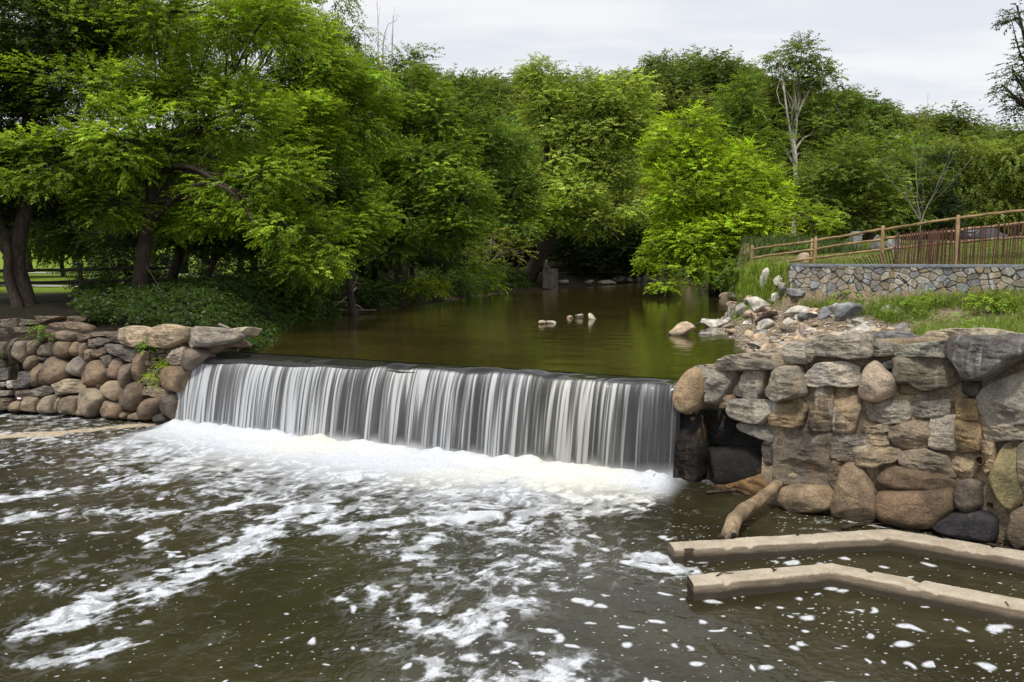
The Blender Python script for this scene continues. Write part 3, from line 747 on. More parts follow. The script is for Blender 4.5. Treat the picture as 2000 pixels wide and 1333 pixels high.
A_ = lambda pts: [(1300 + u / 3.3333, 640 + v / 3.3333) for u, v in pts]
B_ = lambda pts: [(1640 + u / 3.1, 630 + v / 3.1) for u, v in pts]
L1 = lambda pts: [(u / 5.796, 600 + v / 5.796) for u, v in pts]
L2 = lambda pts: [(230 + u / 5.796, 620 + v / 5.796) for u, v in pts]
gy1, gy2, tn, tl, br, dk, bk, oc, wh, bl = (.245, .23, .205), (.19, .18, .165), (.26, .20, .135), (.36, .31, .245), (.145, .108, .078), (.075, .066, .06), (.016, .015, .015), (.27, .20, .115), (.50, .47, .43), (.19, .20, .215)
RS = [
 (A_([(165, 290), (215, 265), (250, 300), (252, 420), (215, 520), (150, 545), (95, 530), (78, 470), (95, 390), (130, 330)]), 'r', .38, .28, (.30, .225, .15), 'boulder'),
 (A_([(222, 262), (250, 252), (300, 285), (340, 300), (325, 400), (300, 425), (262, 385), (235, 330)]), 'a', .3, .12, gy1, 'stone'),
 (A_([(250, 250), (330, 240), (385, 245), (380, 272), (340, 288), (290, 287)]), 'a', .2, .05, tl, 'stone'),
 (A_([(340, 285), (400, 272), (465, 295), (455, 360), (420, 430), (385, 488), (310, 485), (318, 400), (325, 340)]), 'a', .34, .12, gy1, 'stone'),
 (A_([(385, 450), (440, 440), (455, 470), (440, 525), (382, 522)]), 'a', .22, .12, tn, 'stone'),
 (A_([(375, 240), (440, 215), (560, 210), (700, 225), (742, 250), (735, 270), (640, 278), (450, 282), (400, 268)]), 'a', .4, .12, (.17, .155, .135), 'slab'),
 (A_([(372, 222), (440, 190), (560, 176), (700, 150), (800, 140), (810, 225), (740, 240), (560, 212), (440, 214)]), 'a', .35, -.45, (.31, .28, .235), 'slab'),
 (A_([(535, 285), (655, 282), (660, 310), (640, 400), (610, 470), (540, 465), (515, 410), (525, 330)]), 'a', .22, .1, gy1, 'stone'),
 (A_([(440, 390), (520, 310), (520, 420), (530, 460), (460, 440), (425, 430)]), 'a', .08, .03, wh, 'stone'),
 (A_([(745, 280), (800, 262), (880, 260), (912, 330), (915, 425), (840, 455), (740, 475), (672, 430), (700, 370)]), 'a', .45, .1, (.30, .27, .225), 'stone'),
 (A_([(795, 125), (850, 100), (925, 110), (940, 170), (930, 230), (850, 232), (790, 212)]), 'a', .4, .08, (.27, .255, .23), 'stone'),
 (A_([(925, 120), (980, 112), (990, 170), (955, 228), (932, 215)]), 'a', .3, .12, gy1, 'stone'),
 ([(1595, 675), (1615, 662), (1660, 657), (1700, 656), (1703, 670), (1701, 698), (1660, 702), (1640, 698), (1598, 694)], 'a', .42, .08, (.24, .22, .195), 'slab'),
 ([(1575, 664), (1610, 655), (1660, 648), (1720, 650), (1712, 662), (1660, 662), (1610, 668), (1585, 674)], 'a', .3, -.5, (.36, .33, .28), 'slab'),
 ([(1578, 735), (1600, 712), (1650, 707), (1672, 718), (1677, 750), (1660, 755), (1620, 752), (1595, 757), (1575, 745)], 'a', .32, .08, (.46, .42, .37), 'stone'),
 (A_([(980, 390), (1100, 385), (1105, 590), (1090, 660), (980, 668), (950, 640), (945, 560), (985, 500)]), 'a', .26, .02, (.19, .15, .11), 'stone'),
 ([(1632, 757), (1660, 757), (1678, 770), (1682, 800), (1670, 840), (1655, 848), (1630, 840), (1631, 800)], 'a', .25, .0, (.28, .22, .15), 'stone'),
 (A_([(735, 490), (880, 470), (918, 520), (895, 630), (850, 645), (700, 635), (682, 600), (715, 530)]), 'a', .22, .04, (.24, .18, .115), 'stone'),
 (A_([(445, 475), (560, 470), (700, 480), (725, 505), (700, 560), (640, 625), (580, 620), (480, 595), (440, 560)]), 'a', .28, .08, gy1, 'stone'),
 (A_([(490, 630), (690, 640), (708, 680), (712, 750), (600, 700), (500, 668)]), 'a', .25, -.05, gy2, 'stone'),
 (A_([(745, 765), (760, 700), (800, 655), (1095, 668), (1100, 740), (1085, 860), (1072, 1030), (960, 1020), (780, 1000), (715, 950), (720, 800)]), 'a', .12, .06, (.135, .115, .095), 'stone'),
 (A_([(770, 1050), (860, 1025), (1060, 1035), (1095, 1075), (1088, 1165), (1000, 1195), (830, 1200), (745, 1130)]), 'r', .4, .02, (.25, .195, .14), 'boulder'),
 (A_([(1100, 690), (1200, 690), (1300, 715), (1300, 765), (1200, 770), (1100, 745)]), 'a', .15, .05, gy1, 'stone'),
 (A_([(1090, 755), (1200, 770), (1300, 790), (1250, 850), (1100, 852), (1082, 830)]), 'a', .15, .05, (.17, .15, .13), 'stone'),
 (A_([(1100, 855), (1162, 875), (1152, 960), (1100, 1045), (1072, 990), (1082, 900)]), 'a', .15, .06, br, 'stone'),
 (A_([(240, 820), (290, 790), (600, 795), (660, 850), (695, 960), (610, 1015), (480, 1030), (300, 1040), (228, 970)]), 'r', .45, -.35, bk, 'boulder'),
 (A_([(60, 620), (110, 590), (235, 600), (245, 800), (220, 960), (190, 1035), (30, 1020), (60, 800)]), 'a', .35, -.12, (.02, .018, .017), 'stone'),
 (A_([(235, 545), (440, 550), (490, 650), (660, 750), (650, 800), (440, 790), (290, 785), (245, 680)]), 'a', .3, -.55, bk, 'stone'),
 (A_([(645, 745), (718, 765), (718, 895), (670, 895), (645, 820)]), 'r', .2, -.1, dk, 'stone'),
 (A_([(280, 1025), (480, 1025), (700, 955), (735, 1080), (600, 1150), (500, 1120), (380, 1100)]), 'a', .5, -.3, (.20, .125, .06), 'ledge'),
 (B_([(190, 100), (240, 65), (330, 58), (440, 75), (505, 115), (440, 135), (330, 140), (240, 132)]), 'a', .4, -.35, (.17, .175, .19), 'slab'),
 (B_([(195, 125), (322, 130), (324, 202), (240, 206), (193, 195)]), 'a', .3, .06, gy1, 'stone'),
 (B_([(323, 145), (500, 130), (640, 112), (692, 120), (690, 180), (660, 212), (440, 208), (323, 190)]), 'a', .36, .1, (.22, .225, .195), 'slab'),
 (B_([(495, 105), (560, 60), (700, 45), (900, 42), (1035, 65), (1025, 85), (760, 100), (680, 120), (520, 132)]), 'a', .4, -.45, (.40, .36, .29), 'slab'),
 (B_([(1020, 70), (1160, 68), (1160, 100), (1020, 100)]), 'a', .3, -.4, (.3, .27, .22), 'slab'),
 (B_([(700, 110), (730, 95), (1116, 90), (1180, 95), (1160, 190), (1040, 250), (920, 330), (790, 340), (745, 265), (688, 190)]), 'a', .55, .2, (.115, .113, .115), 'block'),
 (B_([(340, 222), (440, 207), (690, 213), (715, 350), (640, 385), (500, 408), (420, 362), (345, 372), (328, 280)]), 'a', .3, .04, (.165, .15, .12), 'stone'),
 (B_([(145, 310), (180, 250), (240, 240), (275, 290), (335, 340), (322, 430), (240, 472), (150, 458), (122, 430)]), 'r', .36, .1, (.36, .30, .25), 'boulder'),
 (B_([(248, 255), (300, 226), (347, 240), (325, 282), (280, 292)]), 'r', .16, .1, (.05, .048, .05), 'stone'),
 (B_([(370, 375), (440, 365), (505, 410), (480, 437), (370, 432)]), 'r', .12, .02, (.17, .13, .09), 'stone'),
 (B_([(170, 540), (260, 480), (400, 480), (432, 560), (400, 602), (300, 612), (200, 587)]), 'a', .16, .04, gy1, 'stone'),
 (B_([(440, 490), (540, 478), (662, 483), (655, 562), (500, 574), (448, 555)]), 'a', .15, .02, gy2, 'stone'),
 (B_([(710, 450), (832, 468), (838, 588), (715, 584)]), 'a', .16, .04, oc, 'stone'),
 (B_([(705, 598), (842, 618), (858, 768), (690, 778), (698, 680)]), 'a', .2, .06, oc, 'stone'),
 (B_([(560, 582), (692, 573), (698, 772), (600, 764), (540, 745), (548, 680)]), 'a', .2, .04, (.33, .30, .26), 'stone'),
 (B_([(318, 640), (420, 606), (542, 597), (547, 748), (440, 758), (350, 742), (308, 690)]), 'a', .2, .05, (.20, .165, .13), 'stone'),
 (B_([(138, 640), (300, 608), (307, 660), (200, 672), (140, 662)]), 'a', .15, .03, (.27, .225, .165), 'stone'),
 (B_([(128, 680), (302, 670), (292, 748), (148, 744)]), 'a', .14, .03, (.25, .21, .155), 'stone'),
 (B_([(0, 690), (122, 680), (142, 742), (0, 738)]), 'a', .13, .03, (.24, .20, .15), 'stone'),
 (B_([(96, 755), (260, 750), (362, 770), (342, 832), (200, 878), (108, 862)]), 'a', .2, .06, (.25, .205, .145), 'stone'),
 (B_([(368, 790), (520, 768), (642, 810), (692, 932), (540, 917), (368, 862)]), 'a', .2, .06, (.21, .18, .145), 'stone'),
 (B_([(-10, 730), (82, 745), (102, 857), (-10, 832)]), 'a', .15, .05, (.17, .14, .11), 'stone'),
 (B_([(262, 920), (330, 872), (520, 908), (642, 940), (702, 970), (690, 1003), (480, 1018), (300, 998), (238, 960)]), 'r', .32, .1, (.155, .115, .08), 'boulder'),
 (B_([(228, 1090), (260, 1020), (420, 1008), (700, 1008), (708, 1100), (640, 1165), (540, 1235), (400, 1240), (238, 1180)]), 'r', .42, .08, (.165, .12, .082), 'boulder'),
 ([(1632, 960), (1645, 915), (1672, 903), (1694, 935), (1713, 970), (1712, 1010), (1680, 1016), (1628, 1008), (1624, 985)], 'r', .34, .06, (.22, .17, .12), 'boulder'),
 (B_([(165, 990), (200, 975), (232, 1030), (225, 1075), (195, 1075), (175, 1040)]), 'r', .14, .12, br, 'stone'),
 (B_([(718, 970), (790, 953), (852, 975), (862, 1100), (790, 1148), (718, 1112), (698, 1040)]), 'r', .36, .15, (.125, .105, .088), 'boulder'),
 (B_([(570, 1225), (720, 1140), (865, 1140), (945, 1200), (935, 1320), (760, 1300), (620, 1265)]), 'r', .45, .12, (.035, .035, .042), 'boulder'),
 (B_([(1000, 760), (1090, 720), (1088, 860), (1112, 1050), (1055, 1135), (980, 1085), (918, 960), (930, 900)]), 'r', .34, .05, (.21, .185, .105), 'boulder'),
 (B_([(880, 400), (1000, 350), (1116, 310), (1190, 310), (1190, 600), (1000, 618), (880, 602), (838, 540)]), 'a', .28, .0, (.245, .235, .215), 'stone'),
 (B_([(880, 650), (1000, 620), (1190, 640), (1190, 705), (900, 718)]), 'a', .18, .05, (.29, .26, .215), 'stone'),
 (B_([(748, 365), (850, 358), (862, 440), (790, 454), (752, 422)]), 'r', .16, .05, dk, 'stone'),
 (B_([(870, 725), (940, 735), (950, 850), (900, 912), (880, 880)]), 'a', .2, .08, tn, 'stone'),
 (B_([(1090, 755), (1190, 735), (1190, 1100), (1112, 1100), (1100, 950)]), 'a', .25, .05, (.19, .17, .13), 'stone'),
 (B_([(1050, 1150), (1190, 1100), (1190, 1360), (1080, 1370), (1020, 1290)]), 'r', .3, .08, (.15, .12, .09), 'boulder'),
 (B_([(648, 830), (800, 798), (852, 850), (802, 942), (720, 952), (690, 920)]), 'a', .12, .03, (.29, .235, .165), 'stone'),
 (B_([(850, 950), (930, 970), (960, 1090), (1020, 1200), (1000, 1280), (930, 1180), (870, 1120)]), 'r', .2, -.15, (.05, .03, .018), 'stone'),
 (B_([(340, 440), (440, 435), (520, 440), (680, 430), (690, 475), (540, 474), (430, 484), (350, 476)]), 'a', .1, .0, (.30, .27, .23), 'stone'),
 (B_([(-20, 400), (40, 395), (110, 400), (120, 520), (80, 660), (20, 655)]), 'a', .1, .0, (.26, .205, .15), 'stone'),
]
_q = random.Random(4)
for i_ in range(9):           # the same wall goes on beyond the right edge
    x0_ = 2035 + 82 * i_; tp = 668 + max(0, x0_ - 2100) * .07; bt = 1085 + max(0, x0_ - 2035) * .27
    for j_ in range(6):
        h_ = (bt - tp) / 6; y0_ = tp + h_ * j_ + _q.uniform(-6, 6); x1_ = x0_ + _q.uniform(-14, 14) + (41 if j_ % 2 else 0); w_ = 78 * _q.uniform(.85, 1.1)
        RS.append(([(x1_ + _q.uniform(-6, 6), y0_ + 4 + _q.uniform(-6, 6)), (x1_ + w_ * .5, y0_ + _q.uniform(-8, 8)), (x1_ + w_ + _q.uniform(-6, 6), y0_ + 5 + _q.uniform(-6, 6)), (x1_ + w_ + _q.uniform(-6, 6), y0_ + h_ - 5), (x1_ + w_ * .5, y0_ + h_ - 2 + _q.uniform(-6, 6)), (x1_ + _q.uniform(-6, 6), y0_ + h_ - 6)], 'a' if j_ < 4 else 'r', .28, .04, _q.choice([gy1, gy2, tn, tl, br, gy1]), 'stone'))
RMAT = stone_mat('schist_stone', streak=0.8, wet=0.30, bump=0.85)
RCORE = stone_mat('tan_mortar', streak=0.6, wet=0.40, bump=1.0, scale=1.0, grain=.6)
rw = build_wall('stone_wall', 'tall mortared wall of grey and tan stones at the right end of the waterfall', 'stone wall', RW, RS, RMAT, math.radians(7), 500)
core('mortar', RW, [1508, 1512, 1520, 1580, 1640, 1700, 1800, 1900, 2000, 2150, 2400, 3000], [692, 690, 686, 672, 665, 662, 660, 660, 660, 664, 690, 735], RCORE, rw, 0.025, math.radians(7), (.27, .225, .165), 0.05, back=.55)
core('mortar', RW, [1310, 1345, 1420, 1500, 1560], [745, 742, 728, 706, 700], RCORE, rw, -0.75, math.radians(4), (.03, .026, .022), 0.08)  # core behind the hollow tinted near black, its shade put into the colour
# the drain pipe that sticks out of the wall
fr = wall_frame(RW, 1918, 897, 0.1, math.radians(7)); q = to_plane(np.array([1918.]), np.array([899.]), fr)[0]; pc = fr[0] + fr[1] * q[0] + fr[2] * q[1]
mb = MB(); ring = np.linspace(0, 2 * math.pi, 21)[:-1]; vs = []
for rr, dd_ in ((.085, -.3), (.085, .16), (.062, .16), (.062, -.25)):
    vs.append(pc + rr * (np.cos(ring)[:, None] * fr[1] + np.sin(ring)[:, None] * fr[2]) + fr[3] * dd_)
mb.add(np.concatenate(vs), [(i * 20 + j, i * 20 + (j + 1) % 20, (i + 1) * 20 + (j + 1) % 20, (i + 1) * 20 + j) for i in range(3) for j in range(20)] + [tuple(60 + j for j in range(20))])
RUST = simple_mat('rusty_iron', (.07, .042, .028), .8, .5, 20, .4)
o = mb.build('drain_pipe', RUST); tag(o, 'short rusty drain pipe sticking out of the tall mortared wall', 'pipe')

LS = []
def ls(f, pts, style='r', dep=.3, off=.0, tint=(.17, .135, .1), nm='boulder'): LS.append((f(pts), style, dep, off, tint, nm))
b1, b2_, b3, b4, b5 = (.165, .125, .09), (.20, .155, .115), (.13, .108, .088), (.24, .20, .15), (.15, .14, .13)
for pts, s, d, o_, t in [
 ([(240, 140), (400, 150), (420, 200), (330, 230), (260, 210)], 'a', .3, -.9, b3), ([(150, 240), (400, 230), (390, 300), (200, 305)], 'a', .3, -.4, b3),
 ([(60, 150), (230, 130), (240, 220), (140, 240), (60, 230)], 'a', .3, -.9, b3), ([(20, 250), (150, 250), (150, 350), (20, 360)], 'a', .3, -.4, b3), ([(430, 110), (720, 110), (600, 160), (540, 190), (440, 150)], 'a', .3, -1.2, b2_),
 ([(580, 200), (700, 180), (900, 170), (1010, 210), (1030, 270), (800, 262), (600, 250)], 'a', .3, -.9, b2_), ([(700, 160), (760, 120), (930, 105), (1040, 100), (1000, 160), (900, 180)], 'a', .3, -1.4, b1),
 ([(490, 290), (540, 250), (600, 280), (612, 360), (540, 412), (488, 370)], 'r', .35, -.05, b1), ([(690, 290), (760, 266), (912, 300), (898, 360), (830, 397), (690, 377)], 'r', .35, 0, b2_),
 ([(640, 300), (692, 278), (694, 360), (650, 422), (610, 402)], 'a', .3, -.05, b1), ([(918, 320), (1050, 308), (1062, 350), (980, 393), (908, 377)], 'a', .28, 0, b1), ([(1060, 300), (1252, 278), (1252, 332), (1100, 347)], 'a', .3, -.1, b2_),
 ([(1050, 370), (1200, 353), (1262, 400), (1212, 442), (1100, 467), (1028, 442)], 'a', .3, 0, (.16, .14, .12)), ([(1258, 290), (1440, 273), (1443, 423), (1330, 392), (1248, 332)], 'a', .3, .05, b3),
 ([(130, 480), (170, 370), (237, 348), (217, 420), (172, 562), (123, 602)], 'r', .3, 0, b3), ([(230, 388), (342, 388), (357, 540), (300, 645), (178, 562), (190, 480)], 'r', .35, .03, (.18, .145, .12)),
 ([(358, 390), (440, 373), (503, 420), (462, 534), (368, 553)], 'r', .3, 0, b1), ([(468, 512), (530, 430), (620, 392), (653, 480), (640, 558), (480, 553)], 'r', .35, .05, (.19, .165, .14)),
 ([(658, 430), (700, 383), (853, 398), (843, 540), (760, 588), (680, 572), (648, 500)], 'r', .35, .04, b1), ([(838, 470), (900, 388), (942, 408), (948, 532), (870, 563), (833, 520)], 'r', .3, 0, (.21, .15, .1)),
 ([(948, 400), (1012, 398), (1018, 540), (1000, 622), (958, 580), (948, 500)], 'r', .28, 0, b1), ([(1018, 482), (1077, 473), (1083, 560), (1010, 642)], 'r', .26, 0, b2_), ([(1083, 490), (1240, 453), (1258, 522), (1190, 562), (1108, 577)], 'a', .28, 0, b1),
 ([(1225, 450), (1270, 420), (1400, 428), (1540, 478), (1605, 490), (1592, 592), (1510, 628), (1400, 562), (1260, 502)], 'a', .32, .06, (.17, .155, .135)),
 ([(368, 560), (440, 538), (473, 600), (402, 702), (328, 722), (313, 660)], 'r', .32, .03, b1), ([(468, 565), (590, 568), (562, 617), (480, 602)], 'r', .24, 0, b3),
 ([(600, 580), (640, 555), (780, 620), (814, 700), (800, 783), (640, 872), (508, 888), (498, 800), (538, 690)], 'r', .42, .08, (.20, .15, .11)), ([(408, 740), (440, 648), (532, 628), (532, 710), (492, 862), (398, 912)], 'r', .32, .02, b1),
 ([(828, 640), (940, 545), (972, 560), (1003, 650), (982, 772), (920, 793), (798, 742)], 'r', .36, .05, (.22, .195, .175)), ([(258, 740), (400, 718), (402, 862), (340, 923), (268, 922), (238, 820)], 'a', .3, 0, (.12, .115, .112)),
 ([(1058, 640), (1110, 598), (1170, 618), (1268, 720), (1222, 852), (1130, 872), (1090, 908), (983, 882), (988, 770), (1048, 720)], 'r', .4, .08, (.20, .145, .1)), ([(1178, 570), (1312, 538), (1322, 640), (1270, 693), (1168, 612)], 'a', .28, 0, b3),
 ([(1338, 580), (1422, 588), (1433, 700), (1402, 823), (1252, 817), (1288, 700)], 'r', .34, .05, (.175, .125, .095)), ([(1428, 660), (1553, 628), (1543, 740), (1442, 938), (1402, 890), (1408, 760)], 'r', .34, .05, (.18, .135, .105)),
 ([(652, 880), (820, 812), (972, 828), (983, 920), (960, 963), (720, 998), (688, 930)], 'a', .36, .1, (.27, .225, .165)), ([(398, 940), (580, 882), (653, 910), (642, 962), (520, 1018), (408, 1002)], 'a', .3, .05, (.16, .15, .14)),
 ([(228, 950), (392, 933), (392, 1022), (310, 1053), (238, 1042)], 'a', .28, .03, b3), ([(988, 930), (1090, 912), (1230, 968), (1254, 1040), (1190, 1114), (1110, 1183), (1080, 1250), (1010, 1250), (957, 1160), (957, 1000)], 'r', .44, .12, (.235, .195, .145)),
 ([(1213, 900), (1280, 833), (1392, 838), (1423, 950), (1402, 1052), (1370, 1078), (1250, 1022), (1212, 960)], 'r', .4, .12, (.27, .215, .155)), ([(1258, 1050), (1330, 1058), (1442, 1110), (1443, 1190), (1400, 1262), (1230, 1258), (1198, 1170)], 'r', .4, .12, (.25, .18, .12)),
 ([(738, 1040), (830, 998), (958, 1008), (943, 1100), (922, 1220), (740, 1215), (703, 1150)], 'r', .38, .1, (.22, .17, .12)), ([(478, 1090), (560, 1008), (668, 988), (683, 1060), (642, 1195), (500, 1207), (468, 1150)], 'r', .38, .1, (.26, .22, .165)),
 ([(678, 1000), (743, 1018), (703, 1195), (658, 1195)], 'r', .28, .02, b4), ([(328, 1010), (492, 1023), (483, 1080), (462, 1187), (288, 1178), (308, 1080)], 'r', .36, .08, (.23, .18, .13)),
 ([(148, 1130), (190, 1063), (312, 1063), (292, 1172), (150, 1185), (128, 1150)], 'r', .34, .08, (.21, .16, .115)), ([(928, 1150), (970, 1118), (1003, 1230), (928, 1230)], 'r', .3, .05, b4),
 ([(-10, 950), (162, 943), (162, 1002), (-10, 1022)], 'a', .3, .05, (.22, .205, .18)), ([(-30, 700), (132, 688), (122, 822), (-30, 842)], 'a', .3, -.2, b5), ([(-30, 1030), (172, 1028), (112, 1155), (-30, 1190)], 'a', .3, .05, (.15, .12, .09)),
 ([(113, 840), (172, 828), (187, 912), (130, 923)], 'a', .24, .03, wh), ([(28, 860), (100, 848), (112, 892), (50, 908)], 'a', .22, 0, (.3, .29, .28)), ([(1110, 872), (1222, 858), (1222, 935), (1130, 913)], 'r', .28, 0, (.17, .125, .09)),
 ([(-30, 860), (25, 850), (40, 940), (-30, 945)], 'a', .25, 0, b5), ([(190, 860), (245, 850), (262, 925), (195, 935)], 'a', .2, 0, b3), ([(-40, 560), (110, 600), (120, 690), (-40, 700)], 'a', .3, -.3, b3), ([(-40, 390), (110, 400), (115, 590), (-40, 560)], 'r', .3, -.2, b3)]:
    ls(L1, pts, s, d, o_, t, 'boulder' if s == 'r' else 'stone')
for pts, s, d, o_, t in [
 ([(103, 150), (180, 108), (330, 106), (412, 140), (372, 200), (362, 262), (270, 353), (150, 322), (108, 302)], 'a', .42, .08, (.36, .29, .20)), ([(378, 190), (480, 128), (620, 86), (700, 92), (843, 128), (833, 232), (760, 283), (620, 353), (420, 333), (367, 240)], 'a', .46, .1, (.34, .265, .175)),
 ([(845, 160), (920, 115), (1050, 117), (1200, 127), (1372, 188), (1372, 232), (1200, 293), (1000, 338), (848, 348), (816, 290), (838, 200)], 'a', .5, .12, (.25, .225, .19)), ([(1290, 150), (1554, 116), (1503, 202), (1450, 228), (1350, 190)], 'a', .4, -.7, (.42, .36, .28)),
 ([(850, 355), (980, 358), (1033, 430), (962, 502), (850, 613), (787, 580), (798, 460)], 'r', .4, .1, (.14, .115, .095)), ([(638, 450), (700, 368), (793, 333), (803, 430), (770, 543), (680, 548), (617, 500)], 'a', .34, .1, (.29, .25, .205)),
 ([(527, 610), (620, 557), (780, 557), (845, 620), (803, 783), (760, 853), (610, 833), (557, 740), (516, 660)], 'r', .45, .1, (.19, .135, .085)), ([(248, 440), (300, 378), (353, 388), (333, 540), (292, 743), (197, 722), (228, 580)], 'r', .32, .04, (.22, .155, .10)),
 ([(297, 790), (450, 778), (560, 828), (603, 860), (520, 908), (330, 883)], 'a', .3, .08, (.22, .18, .125)), ([(358, 410), (440, 378), (453, 470), (400, 493), (352, 470)], 'a', .2, -.05, b3), ([(338, 490), (430, 478), (473, 550), (380, 573), (327, 540)], 'a', .2, -.05, b1),
 ([(288, 680), (420, 678), (543, 720), (480, 783), (330, 763)], 'a', .25, .02, (.14, .135, .085)), ([(467, 360), (560, 348), (562, 403), (470, 413)], 'a', .18, -.05, b3), ([(578, 370), (683, 348), (662, 402), (590, 413)], 'a', .18, -.05, b1), ([(358, 580), (480, 598), (503, 662), (380, 663)], 'a', .18, -.05, b3),
 ([(117, 850), (210, 737), (290, 757), (328, 880), (292, 1002), (230, 1063), (130, 1053), (82, 980), (87, 900)], 'r', .44, .12, (.14, .105, .08)), ([(297, 1020), (380, 917), (520, 902), (548, 950), (512, 1042), (460, 1140), (310, 1165), (282, 1100)], 'r', .42, .12, (.16, .115, .082)),
 ([(557, 920), (620, 847), (713, 857), (723, 980), (692, 1170), (580, 1103), (527, 1020)], 'r', .4, .1, (.10, .08, .066)), ([(457, 1130), (530, 1083), (613, 1150), (603, 1190), (470, 1185)], 'r', .35, .1, dk), ([(82, 1100), (130, 1062), (203, 1075), (150, 1155), (82, 1150)], 'r', .3, .1, (.26, .19, .12)),
 ([(177, 1100), (280, 1068), (293, 1160), (167, 1165)], 'r', .3, .1, (.22, .165, .11)), ([(717, 880), (778, 858), (752, 1050), (703, 1150)], 'r', .3, .0, (.11, .05, .022)), ([(697, 290), (760, 278), (763, 332), (700, 347)], 'a', .2, 0, b1), ([(470, 420), (620, 415), (640, 500), (520, 520)], 'a', .18, -.08, b3), ([(400, 640), (520, 560), (540, 700), (430, 700)], 'a', .18, -.08, b3)]:
    ls(L2, pts, s, d, o_, t, 'boulder' if s == 'r' else 'stone')
# boulders further left, outside the frame
for k in range(18):
    px = -34 - 37 * (k % 6) + random.uniform(-8, 8); py = 785 - 44 * (k // 6) + random.uniform(-8, 8)
    a_ = np.linspace(0, 2 * math.pi, 9)[:-1]; LS.append(([(px + 22 * math.cos(t) * random.uniform(.75, 1.15), py + 24 * math.sin(t) * random.uniform(.8, 1.1)) for t in a_], 'r', .3, 0, b3, 'boulder'))
LMAT = stone_mat('field_boulder', streak=0.0, wet=0.26, bump=0.35, grain=0.4, moss=0.25)
LCORE = stone_mat('dark_earth', streak=0, wet=0.3, bump=0.9)
LS = [(p, s_, d_, o_, tuple(.82 * v + .18 * (sum(t) / 3) for v in t), n_) for p, s_, d_, o_, t, n_ in LS]
lw_ = build_wall('boulder_wall', 'dry laid wall of rounded brown boulders at the left end of the waterfall', 'stone wall', LW, LS, LMAT, math.radians(9), 2500)
core('earth_fill', LW, [-380, -60, 10, 60, 120, 200, 260, 300, 345, 372], [625, 640, 640, 640, 645, 655, 652, 652, 655, 672], LCORE, lw_, -0.16, math.radians(9), (.035, .027, .02), 0.08, back=2.0)
# the worn log ledge at the lip
lg = [AY(378, 686, 23.0), AY(410, 684, 22.9), AY(448, 672, 22.8), AY(480, 672, 22.7), AY(492, 677, 22.7)]
mb = MB(); mb.tube(smooth_path(lg, 16), np.interp(np.linspace(0, 1, 16), [0, .3, .8, 1], [.16, .17, .13, .06]), 12, jit=.25)
o = mb.build('driftwood_log', simple_mat('ledge_wood', (.17, .125, .085), .9, .5, 9, .7, dist=.03, stretch=(.3, .3, 1))); tag(o, 'worn brown log wedged under the flat grey slab at the left lip of the fall', 'log')
o = MB(); o.tube(smooth_path([AY(428, 634, 23.4), AY(440, 639, 23.3), AY(452, 644, 23.2)], 6), [.05, .045, .03], 7); o = o.build('broken_stick', BARKG); tag(o, 'short broken stick lying on top of the flat grey slab', 'stick')

# crushed can among the boulders
mb = MB(); pc = wall_frame(LW, 38, 778, .32, math.radians(9)); q = to_plane(np.array([38.]), np.array([779.]), pc)[0]; pc = pc[0] + pc[1] * q[0] + pc[2] * q[1]
mb.tube([pc + np.array([-.06, 0, .0]), pc + np.array([-.05, 0, .002]), pc + np.array([0, .004, -.004]), pc + np.array([.05, .0, -.02]), pc + np.array([.06, 0, -.022])], [.028, .036, .031, .036, .028], 14, jit=.12)
cm, nt, out = M('can_print'); tcx = N(nt, 'ShaderNodeNewGeometry').outputs['Position']; c = mixc(nt, mrange(nt, noise(nt, tcx, 14, 1, .4), .46, .54), (.5, .02, .03), (.75, .74, .74)); b_ = N(nt, 'ShaderNodeBsdfPrincipled', i_Roughness=.35, i_Metallic=.3); L(nt, c, b_.inputs[0]); L(nt, b_.outputs[0], out.inputs[0])
o = mb.build('crushed_can', cm); tag(o, 'crushed red and white can lying in a gap of the boulder wall', 'can')

# ================================================================== CONCRETE BEAMS
CONC, nt, out = M('weathered_concrete')
pos = N(nt, 'ShaderNodeNewGeometry').outputs['Position']; n1_ = noise(nt, pos, 3, 6, .65); n2_ = noise(nt, pos, 40, 5, .7); n3_ = noise(nt, pos, 14, 5, .6, scl=(.15, .15, 1.6))
c = mixc(nt, mrange(nt, n1_, .3, .7), (.36, .30, .225), (.50, .43, .335)); c = mixc(nt, .35, c, mixc(nt, mrange(nt, n2_, .3, .7), (.5, .5, .5), (1.4, 1.4, 1.4)), 'MULTIPLY')
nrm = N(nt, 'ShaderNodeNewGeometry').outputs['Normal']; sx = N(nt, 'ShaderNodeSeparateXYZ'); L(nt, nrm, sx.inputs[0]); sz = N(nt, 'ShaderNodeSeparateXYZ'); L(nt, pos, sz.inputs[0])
side = mrange(nt, sx.outputs[2], .75, .25); c = mixc(nt, mth(nt, 'MULTIPLY', side, mrange(nt, n3_, .3, .65, .5, .95)), c, (.155, .118, .076))  # streaky stain on the sides, their weaker light also put into colour
c = mixc(nt, mrange(nt, mth(nt, 'ADD', sz.outputs[2], mth(nt, 'MULTIPLY', n1_, .08)), .19, .12, 0, .92), c, (.035, .028, .018))
b_ = N(nt, 'ShaderNodeBsdfPrincipled', i_Roughness=.9); L(nt, c, b_.inputs[0]); bp = N(nt, 'ShaderNodeBump', i_Strength=.7, i_Distance=.015); L(nt, mth(nt, 'ADD', n1_, n2_), bp.inputs['Height']); L(nt, bp.outputs[0], b_.inputs['Normal']); L(nt, b_.outputs[0], out.inputs[0])
